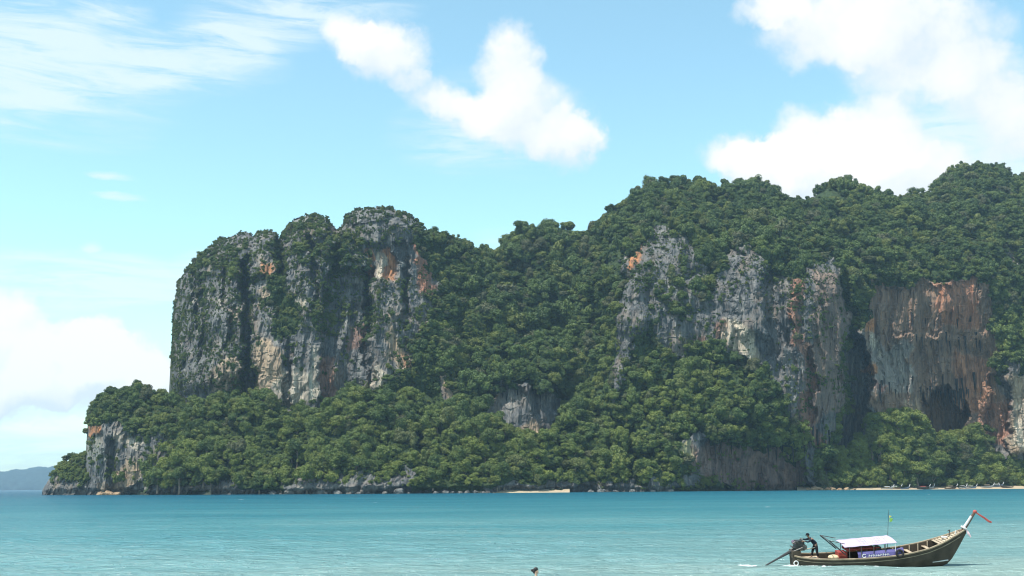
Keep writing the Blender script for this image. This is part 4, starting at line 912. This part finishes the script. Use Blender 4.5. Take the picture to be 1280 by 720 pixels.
# side banner with worn white writing
bn = MB(); vv = []; ff = []
for i in range(21):
    x = 3.75 + 2.75 * i / 20; g = np.interp(x, xs_, gz); b = np.interp(x, xs_, hb)
    vv += [(x, -b + .05, g + .06), (x, -b + .09 + .02 * math.sin(i), g + .26), (x, -b + .20, g + .40), (x, -b + .22, g + .395), (x, -b + .12, g + .26), (x, -b + .075, g + .06)]
for i in range(20):
    for j in range(6): a = i * 6 + j; ff.append((a, a + 6, i * 6 + 6 + (j + 1) % 6, i * 6 + (j + 1) % 6))
ff += [tuple(range(6)), tuple(20 * 6 + j for j in range(6))[::-1]]
banner = bn.add(vv, ff).build('side_banner', BLUE, boat)
m = MB(); x = 4.1
def bpt(x, t): b = np.interp(x, xs_, hb); return (x, -b + .035 + .03 * t, np.interp(x, xs_, gz) + .06 + .22 * t)
m.tube([bpt(4.05 + .11 * math.cos(a) + .05, .5 + .42 * math.sin(a)) for a in np.linspace(.6, 5.8, 9)], .022, 4, flat=.4)
for k in range(9):
    x = 4.38 + k * .14; rr = random.Random(k); m.tube([bpt(x, .15), bpt(x + .02, rr.uniform(.6, .85))], .02, 4, flat=.4); m.tube([bpt(x, rr.uniform(.2, .7)), bpt(x + .09, rr.uniform(.2, .7))], .018, 4, flat=.4)
m.tube([bpt(6.0, .1), bpt(6.16, .9)], .03, 4, flat=.4)
m.build('lettering', WHITE, banner)
# bench backs with cushions under the canopy
for x in (3.35, 3.95, 4.55):
    MB().box((x + .2, .18, .92 + (x - 3.3) * .045), (.52, 1.1, .12), Matrix.Rotation(R_(-4), 3, 'Y')).build('bench', MAROON, boat)
MB().box((5.2, -.15, 1.0), (.10, .9, .30)).build('bench_end', DARK, boat)
MB().tube([(3.2, -.55, 1.0), (4.2, -.55, 1.05), (5.2, -.55, 1.11)], .04, 6).build('bench_rail', RED, boat)
for x in (.85, 1.05, 1.25, 1.45, 1.65):
    b = np.interp(x, xs_, hb) - .06; MB().box((x, 0, .37), (.185, b * 2, .04)).build('stern_deck_plank', DECK, boat)
# engine on its swivel, tiller and long shaft
eng = MB().box((.48, 0, 1.16), (.62, .40, .36), Matrix.Rotation(R_(14), 3, 'Y')).build('engine', DARK, boat)
m = MB(); m.box((.36, 0, 1.42), (.30, .34, .20)); m.box((.64, 0, 1.38), (.24, .30, .18)); m.build('engine_block', DARK, eng)
m = MB(); m.tube([(.60, -.16, 1.44), (.60, .16, 1.44)], .10, 12); m.build('air_filter', DARK, eng)
m = MB(); m.tube([(.14, -.16, 1.40), (.14, .16, 1.40)], .10, 12); m.build('fuel_tank', mat('dull_purple_paint', (.13, .09, .13), .5, .4, .2, 4), eng)
m = MB(); m.tube([(.76, -.24, 1.14), (.76, -.16, 1.14)], .14, 16); m.build('flywheel', IRON, eng)
m = MB(); m.tube([(.4, -.2, 1.34), (.3, -.28, 1.46), (.15, -.30, 1.48), (-.02, -.30, 1.36)], .045, 8); m.build('exhaust_pipe', IRON, eng)
m = MB(); m.tube([(.3, 0, .6), (.3, 0, 1.1)], .07, 8); m.box((.32, 0, 1.06), (.7, .44, .06), Matrix.Rotation(R_(14), 3, 'Y')); m.tube([(.05, -.3, .9), (.6, -.3, 1.12)], .05, 6); m.tube([(.05, .3, .9), (.6, .3, 1.12)], .05, 6); m.build('engine_mount', IRON, boat)
m = MB(); m.tube([(.25, -.05, .84), (.85, -.10, .98), (1.42, -.16, 1.10)], [.04, .035, .03], 6); m.build('tiller', mat('pale_tiller_wood', (.42, .36, .28), .6, .3, .2, 4), boat)
sh = MB().tube([(.35, 0, 1.05), (-.1, 0, .82), (-.8, 0, .45), (-1.75, 0, -.06)], [.10, .10, .06, .045], 8).build('propeller_shaft', DARK, boat)
m = MB()
for a in (0, 2.09, 4.19):
    m.box((-1.78, math.cos(a) * .09, -.08 + math.sin(a) * .09), (.02, .07 + .1 * abs(math.cos(a)), .05 + .1 * abs(math.sin(a))), Matrix.Rotation(.4, 3, 'X'))
m.build('propeller', IRON, sh)
m = MB(); m.box((.22, 0, .72), (.5, .74, .42)); m.build('stern_block', mat('old_stern_timber', (.075, .06, .045), .8, .2, .3, 4), boat)
MB().torus((.12, -.56, .26), .13, .036, 18, 8, Matrix.Rotation(R_(84), 3, 'X')).build('ring_fender', WHITE, boat)
# whip aerial with flags
ae = MB().tube([(6.05, .6, .7), (6.15, .62, 2.4), (6.2, .62, 3.15)], [.018, .014, .01], 5).build('flag_mast', DARK, boat)
MB().add([(6.24, .62, 2.38), (6.24, .60, 2.64), (6.42, .58, 2.60), (6.40, .62, 2.42), (6.24, .64, 2.38), (6.24, .62, 2.64), (6.42, .60, 2.60), (6.40, .64, 2.42)], [(0, 1, 2, 3), (7, 6, 5, 4), (0, 4, 5, 1), (1, 5, 6, 2), (2, 6, 7, 3), (3, 7, 4, 0)]).build('flag', GREEN, ae)
MB().add([(6.23, .61, 2.64), (6.23, .60, 2.78), (6.36, .59, 2.74), (6.23, .63, 2.64), (6.23, .62, 2.78), (6.36, .61, 2.74)], [(0, 1, 2), (5, 4, 3), (0, 3, 4, 1), (1, 4, 5, 2), (2, 5, 3, 0)]).build('flag', YELLOW, ae)
bpy.context.view_layer.update(); BM_ = boat.matrix_world.copy()
def aboard(o): o.matrix_world = BM_ @ o.matrix_world; return o
# loose things on board
m = MB(); m.box((0, 0, .19), (.52, .7, .38)); cr = m.build('crate', RED); cr.location = (2.98, -.12, .45); bpy.context.view_layer.update(); aboard(cr)
tag(cr, 'red crate at the stern end under the boat canopy', 'crate')
c2 = MB().box((0, -.364, .19), (.4, .02, .07)).build('crate_slot', MAROON); c2.parent = cr
m = MB(); m.ball((0, 0, .1), (.34, .26, .16), 12, 8); m.ball((.22, .1, .08), (.2, .2, .13), 10, 7); sk = m.build('sack', mat('tan_sackcloth', (.55, .42, .27), .9, .1, .2, 5)); sk.location = (2.45, -.3, .42); bpy.context.view_layer.update(); aboard(sk)
tag(sk, 'tan cloth sack lying astern of the red crate', 'sack')
ty = MB().torus((0, 0, 0), .19, .065, 22, 10, Matrix.Rotation(R_(78), 3, 'X')).build('tyre', RUBBER); ty.location = (6.2, -1.02, .84); bpy.context.view_layer.update(); aboard(ty)
tag(ty, 'black tyre hung over the boat side beside the blue banner', 'tyre')
# wake
m = MB(); r = random.Random(12)
for k in range(44):
    x = BX - .2 + r.random() ** 1.4 * 5.0; foam_patch(m, x, BY - np.interp(x - BX, xs_, hb) * 1.0 - r.uniform(.05, .5), r.uniform(.06, .26), r.uniform(.04, .12), k)
for k in range(16): foam_patch(m, BX - 2.9 + r.normalvariate(0, .35), BY + r.normalvariate(0, .4), r.uniform(.15, .4), r.uniform(.1, .25), 50 + k)
for k in range(10): foam_patch(m, BX - .1 + r.normalvariate(0, .18), BY - .5 + r.normalvariate(0, .2), r.uniform(.12, .25), r.uniform(.1, .2), 80 + k)
tag(m.build('wake_foam', FOAM), 'white churned wake foam along the stern of the moving boat', 'foam', kind='stuff')

# boats drawn up on the far beach
FH = {'brown': WOOD, 'grey': mat('grey_hull_paint', (.30, .30, .30), .6, .3, .2, 1), 'blue': mat('blue_hull_paint', (.12, .16, .22), .6, .3, .2, 1)}
SM_HULL = {}
for k_, mt in FH.items():
    mb = hull(MB(), nst=14); me = bpy.data.meshes.new('hull'); me.from_pydata([tuple(v) for v in mb.v], [], mb.f); me.materials.append(mt); SM_HULL[k_] = me
mb = MB().tube([(10.05, 0, 1.35), (10.6, 0, 2.1), (11.05, 0, 2.9), (11.25, 0, 3.6)], [.2, .24, .22, .2], 8); me_p = bpy.data.meshes.new('prow'); me_p.from_pydata([tuple(v) for v in mb.v], [], mb.f); me_p.materials.append(WHITE)
CAN = {}
for nm, mt in (('white', WHITE), ('red', PINKC), ('tan', DECK)):
    mb = MB(); vv = []; 
    for i in range(2):
        for j in range(5):
            y = -.95 + 1.9 * j / 4; vv.append((2.6 + 4.4 * i, y, 1.75 + .2 * (1 - (y / .95) ** 2)))
    vv += [(x, y, z - .12) for (x, y, z) in vv]
    mb.add(vv, [(j, 5 + j, 6 + j, j + 1) for j in range(4)] + [(10 + j, 11 + j, 16 + j, 15 + j) for j in range(4)] + [(0, 10, 15, 5), (4, 9, 19, 14), (0, 1, 2, 3, 4, 14, 13, 12, 11, 10), (5, 15, 16, 17, 18, 19, 9, 8, 7, 6)])
    me = bpy.data.meshes.new('canopy'); me.from_pydata([tuple(v) for v in mb.v], [], mb.f); me.materials.append(mt); CAN[nm] = me
mb = MB()
for x in (2.8, 4.7, 6.7):
    for s in (-1, 1): mb.tube([(x, s * .85, .6), (x, s * .88, 1.7)], .04, 5)
me_post = bpy.data.meshes.new('canopy_frame'); me_post.from_pydata([tuple(v) for v in mb.v], [], mb.f); me_post.materials.append(IRON)
for (px, dY, yaw, hc, cc, lab) in [(1109, 0, 12, 'grey', 'white', 'beached longtail with grey hull and white canopy beside the sandbank'), (1118, 3, -8, 'brown', 'white', 'beached brown longtail with white canopy under dark trees'), (1131, 1, 30, 'blue', None, 'beached open longtail with blue hull and white prow'),
        (1154, 0, 6, 'brown', 'red', 'beached longtail with red canopy and white prow'), (1163, 3, 38, 'grey', None, 'beached open longtail with grey hull beside the red-canopied boat'), (1188, 1, 5, 'brown', 'tan', 'beached brown longtail with tan canopy'),
        (1203, 2, 32, 'grey', 'white', 'beached longtail with grey hull, white canopy and prow turned inland'), (1213, 0, 10, 'blue', 'white', 'beached longtail with blue hull and white canopy'), (1234, 9, 4, 'grey', 'tan', 'longtail with grey hull and tan canopy high on the open sand'), (1258, 8, 176, 'brown', None, 'open brown longtail lying reversed on the open sand'), (1246, 16, 5, 'blue', 'white', 'longtail with blue hull and white canopy near the beach trees')]:
    Y = float(shoreY(px)) - 7 + dY - (12 if px > 1225 else 0); p = ground_at(px, Y, .75 + .10 * max(dY, 0))
    o = empty('longtail_boat', p, (0, 0, R_(yaw))); tag(o, lab, 'boat', 'longtail boats on the far beach')
    for nm, me in (('hull', SM_HULL[hc]), ('prow', me_p)) + ((('canopy', CAN[cc]), ('canopy_frame', me_post)) if cc else ()):
        c = bpy.data.objects.new(nm, me); COL.objects.link(c); c.parent = o; c.location = (-6, 0, 0); c.scale = (1.15, 1.15, 1.15)

# ------------------------------------------------------------------ people
SKIN = mat('skin', (.22, .125, .085), .55, .3, .08, 8)
HAIR = mat('black_hair', (.012, .011, .012), .5, .4, .2, 10)
def skinned(name, chains, material, parent=None, sub=2):
    """chains: list of [(point, radius), ...]; equal points are shared joints"""
    V = []; Rr = []; E = []; ix = {}
    def vid(p, r):
        k = tuple(round(c, 4) for c in p)
        if k not in ix: ix[k] = len(V); V.append(Vector(p)); Rr.append(r)
        return ix[k]
    for ch in chains:
        ids = [vid(p, r) for p, r in ch]
        for a, b in zip(ids, ids[1:]): E.append((a, b))
    me = bpy.data.meshes.new(name); me.from_pydata(V, E, []); o = bpy.data.objects.new(name, me); COL.objects.link(o)
    o.modifiers.new('skin', 'SKIN').use_smooth_shade = True
    for i, sv in enumerate(me.skin_vertices[0].data):
        r = Rr[i]; sv.radius = r if hasattr(r, '__len__') else (r, r); sv.use_root = (i == 0)
    if sub: ss = o.modifiers.new('sub', 'SUBSURF'); ss.levels = sub; ss.render_levels = sub
    dg = bpy.context.evaluated_depsgraph_get(); m2 = bpy.data.meshes.new_from_object(o.evaluated_get(dg)); o.modifiers.clear(); o.data = m2
    m2.materials.clear(); m2.materials.append(material)
    if parent: o.parent = parent
    return o
def hand(w, d, side, curl):
    """palm and five fingers from wrist w along d; side = thumb direction"""
    d = Vector(d).normalized(); s = Vector(side).normalized(); n = d.cross(s).normalized(); w = Vector(w); out = []
    palm = w + d * .05; base = w + d * .09
    out.append([(tuple(w), .026), (tuple(palm), (.038, .018)), (tuple(base), (.038, .015))])
    for k, L in enumerate((.068, .078, .072, .056)):
        b = base + s * (.030 - .020 * k) - d * .004; q = d; pts = [(tuple(base), (.038, .015)), (tuple(b), .0095)]; p = b
        for j in range(3):
            q = (Matrix.Rotation(curl * (.5 + .3 * j), 3, s) @ q).normalized(); p = p + q * L * (.45, .32, .23)[j]; pts.append((tuple(p), .009 - .001 * j))
        out.append(pts)
    b = palm + s * .035; out.append([(tuple(palm), (.038, .018)), (tuple(b), .012), (tuple(b + (s * .6 + d * .8).normalized() * .035), .0105), (tuple(b + (s * .35 + d).normalized() * .066), .009)])
    return out
def head_parts(m, c, fwd, lean=0.0, s=1.0):
    """returns a small lumpy head: skull, jaw, nose, ears joined in one shape"""
    return m
# boatman: stands at the stern, bent forward over the engine, dark clothes
L = lambda x, y, z: (x, y, z)
pel, wai, che, nk = L(1.37, .02, 1.22), L(1.30, .02, 1.36), L(1.13, .02, 1.54), L(1.00, .02, 1.655)
hd0, hd1, hd2 = L(.955, .02, 1.69), L(.905, .02, 1.755), L(.88, .02, 1.83)
kneeL, ankL, toeL = L(1.40, -.13, .86), L(1.46, -.14, .48), L(1.28, -.15, .42)
kneeR, ankR, toeR = L(1.22, .14, .88), L(1.16, .15, .48), L(.98, .16, .42)
hipL, hipR = L(1.37, -.09, 1.16), L(1.35, .12, 1.16)
shL, shR = L(1.06, -.18, 1.58), L(1.06, .21, 1.58)
elL, wrL = L(.84, -.23, 1.45), L(.62, -.16, 1.50)
elR, wrR = L(.82, .25, 1.50), L(.58, .18, 1.56)
dz0 = .0; sh_ = lambda ch: ch
body = [[(pel, .125), (wai, .115), (che, .13), (nk, .058), (hd0, .058), (hd1, (.082, .074)), (hd2, (.084, .076)), (L(.868, .02, 1.895), .05)],
        [(pel, .125), (hipL, .10), (kneeL, .062), (ankL, .042), (toeL, .032)], [(pel, .125), (hipR, .10), (kneeR, .062), (ankR, .042), (toeR, .032)],
        [(che, .13), (shL, .068), (elL, .044), (wrL, .026)], [(che, .13), (shR, .068), (elR, .044), (wrR, .026)],
        [(hd1, (.082, .074)), (L(.83, .02, 1.765), .018), (L(.81, .02, 1.75), .012)]]
body += hand(wrL, (-.8, .1, -.15), (0, .3, 1), .35) + hand(wrR, (-.8, -.1, -.1), (0, -.3, 1), .35)
man = skinned('person', sh_(body), SKIN)
NAVY = mat('dark_navy_cloth', (.020, .026, .038), .85, .1, .25, 6); BLACKC = mat('black_cloth', (.016, .018, .022), .85, .1, .25, 6)
skinned('shirt', sh_([[(L(1.36, .02, 1.24), .158), (wai, .152), (che, .162), (L(1.02, .02, 1.64), .072)], [(che, .148), (shL, .084), (elL, .058), (L(.67, -.175, 1.49), .042)], [(che, .148), (shR, .084), (elR, .058), (L(.63, .195, 1.55), .042)]]), NAVY, man)
skinned('trousers', sh_([[(L(1.32, .02, 1.32), .128), (pel, .140)], [(pel, .140), (hipL, .115), (kneeL, .080), (L(1.455, -.14, .54), .060)], [(pel, .140), (hipR, .115), (kneeR, .080), (L(1.165, .15, .54), .060)]]), BLACKC, man)
m = MB(); m.ball((.90, .02, 1.855 + dz0), (.108, .096, .088), 14, 9, Matrix.Rotation(.3, 3, 'Y')); m.box((.785, .02, 1.825 + dz0), (.10, .13, .014), Matrix.Rotation(-.25, 3, 'Y')); m.build('cap', BLACKC, man, True)
m = MB()
for s in (-1, 1): m.ball((.835, .02 + s * .03, 1.785 + dz0), .010, 6, 4)
m.build('eyes', HAIR, man)
m = MB()
for s in (-1, 1): m.ball((.915, .02 + s * .083, 1.765 + dz0), (.022, .012, .034), 8, 6)
m.build('ear', SKIN, man)
man.location = (.10, -.05, .0); bpy.context.view_layer.update(); aboard(man)
tag(man, 'person in dark clothes bending over the longtail boat engine', 'person')

# bather standing in the shallows, turned to the right, dark hair tied in a bun
SY = 45.0; sp_ = ground_at(668.5, SY)
def W(x, y, z): return (x, y, z)
body = [[(W(0, 0, -.02), .13), (W(0, 0, .20), .105), (W(.01, 0, .46), .125), (W(.01, 0, .66), .055), (W(.015, 0, .74), .052), (W(.03, 0, .83), (.080, .070)), (W(.03, 0, .915), (.088, .076)), (W(.02, 0, .97), .055)],
        [(W(0, 0, -.02), .13), (W(0, -.09, -.10), .095), (W(.04, -.10, -.52), .06), (W(0, -.10, -.93), .04), (W(.14, -.11, -.98), .03)],
        [(W(0, 0, -.02), .13), (W(0, .09, -.10), .095), (W(-.05, .10, -.52), .06), (W(-.12, .10, -.92), .04), (W(.02, .11, -.98), .03)],
        [(W(.01, 0, .46), .125), (W(0, -.17, .57), .058), (W(-.03, -.24, .30), .040), (W(.10, -.20, .10), .025)],
        [(W(.01, 0, .46), .125), (W(0, .17, .57), .058), (W(.02, .24, .30), .040), (W(.16, .20, .12), .025)],
        [(W(.03, 0, .83), (.080, .070)), (W(.105, 0, .835), .018), (W(.128, 0, .822), .012)]]
body += hand(W(.10, -.20, .10), (.7, .2, -.4), (.3, .1, .9), .3) + hand(W(.16, .20, .12), (.7, -.2, -.4), (.3, -.1, .9), .3)
sw = skinned('person', body, mat('bather_skin', (.50, .33, .24), .5, .4, .06, 8))
skinned('swimsuit', [[(W(0, 0, -.12), .135), (W(0, 0, .0), .148), (W(0, 0, .20), .120), (W(.015, 0, .44), .140)], [(W(.015, 0, .44), .140), (W(.03, -.10, .55), .03)], [(W(.015, 0, .44), .140), (W(.03, .10, .55), .03)]], mat('dark_olive_swimwear', (.05, .06, .03), .6, .3, .2, 8), sw)
m = MB(); m.ball((.005, 0, .935), (.100, .088, .098), 14, 9); m.ball((-.05, 0, .86), (.07, .078, .09), 12, 8); m.ball((-.135, 0, .90), (.058, .055, .055), 12, 8); m.build('hair', HAIR, sw, True)
m = MB()
for s in (-1, 1): m.ball((.098, s * .032, .87), .010, 6, 4)
m.build('eyes', HAIR, sw)
m = MB()
for s in (-1, 1): m.ball((.03, s * .080, .85), (.022, .012, .032), 8, 6)
m.build('ear', SKIN, sw)
zt = (at(668.5, 709.5, SY))[2]
sw.location = (sp_.x, SY, zt - 1.01); sw.rotation_euler = (0, 0, R_(-12))
tag(sw, 'person with dark hair in a bun standing in the shallows', 'person')

# ------------------------------------------------------------------ moist tropical air
m = bpy.data.materials.new('air'); m.use_nodes = True; T = NT(m.node_tree); T.n.clear()
pv = T.add('ShaderNodeVolumePrincipled'); pv.inputs['Color'].default_value = (.50, .76, 1.0, 1); pv.inputs['Density'].default_value = 7.0e-5; pv.inputs['Anisotropy'].default_value = .25
o = T.add('ShaderNodeOutputMaterial'); T.link(pv.outputs[0], o.inputs['Volume']); m.cycles.homogeneous_volume = True; m.cycles.volume_sampling = 'DISTANCE'
hz = MB().box((0, 6400, 208), (20000, 14400, 430)).build('haze', m)
tag(hz, 'thin pale blue haze over the bay', 'haze', kind='stuff')
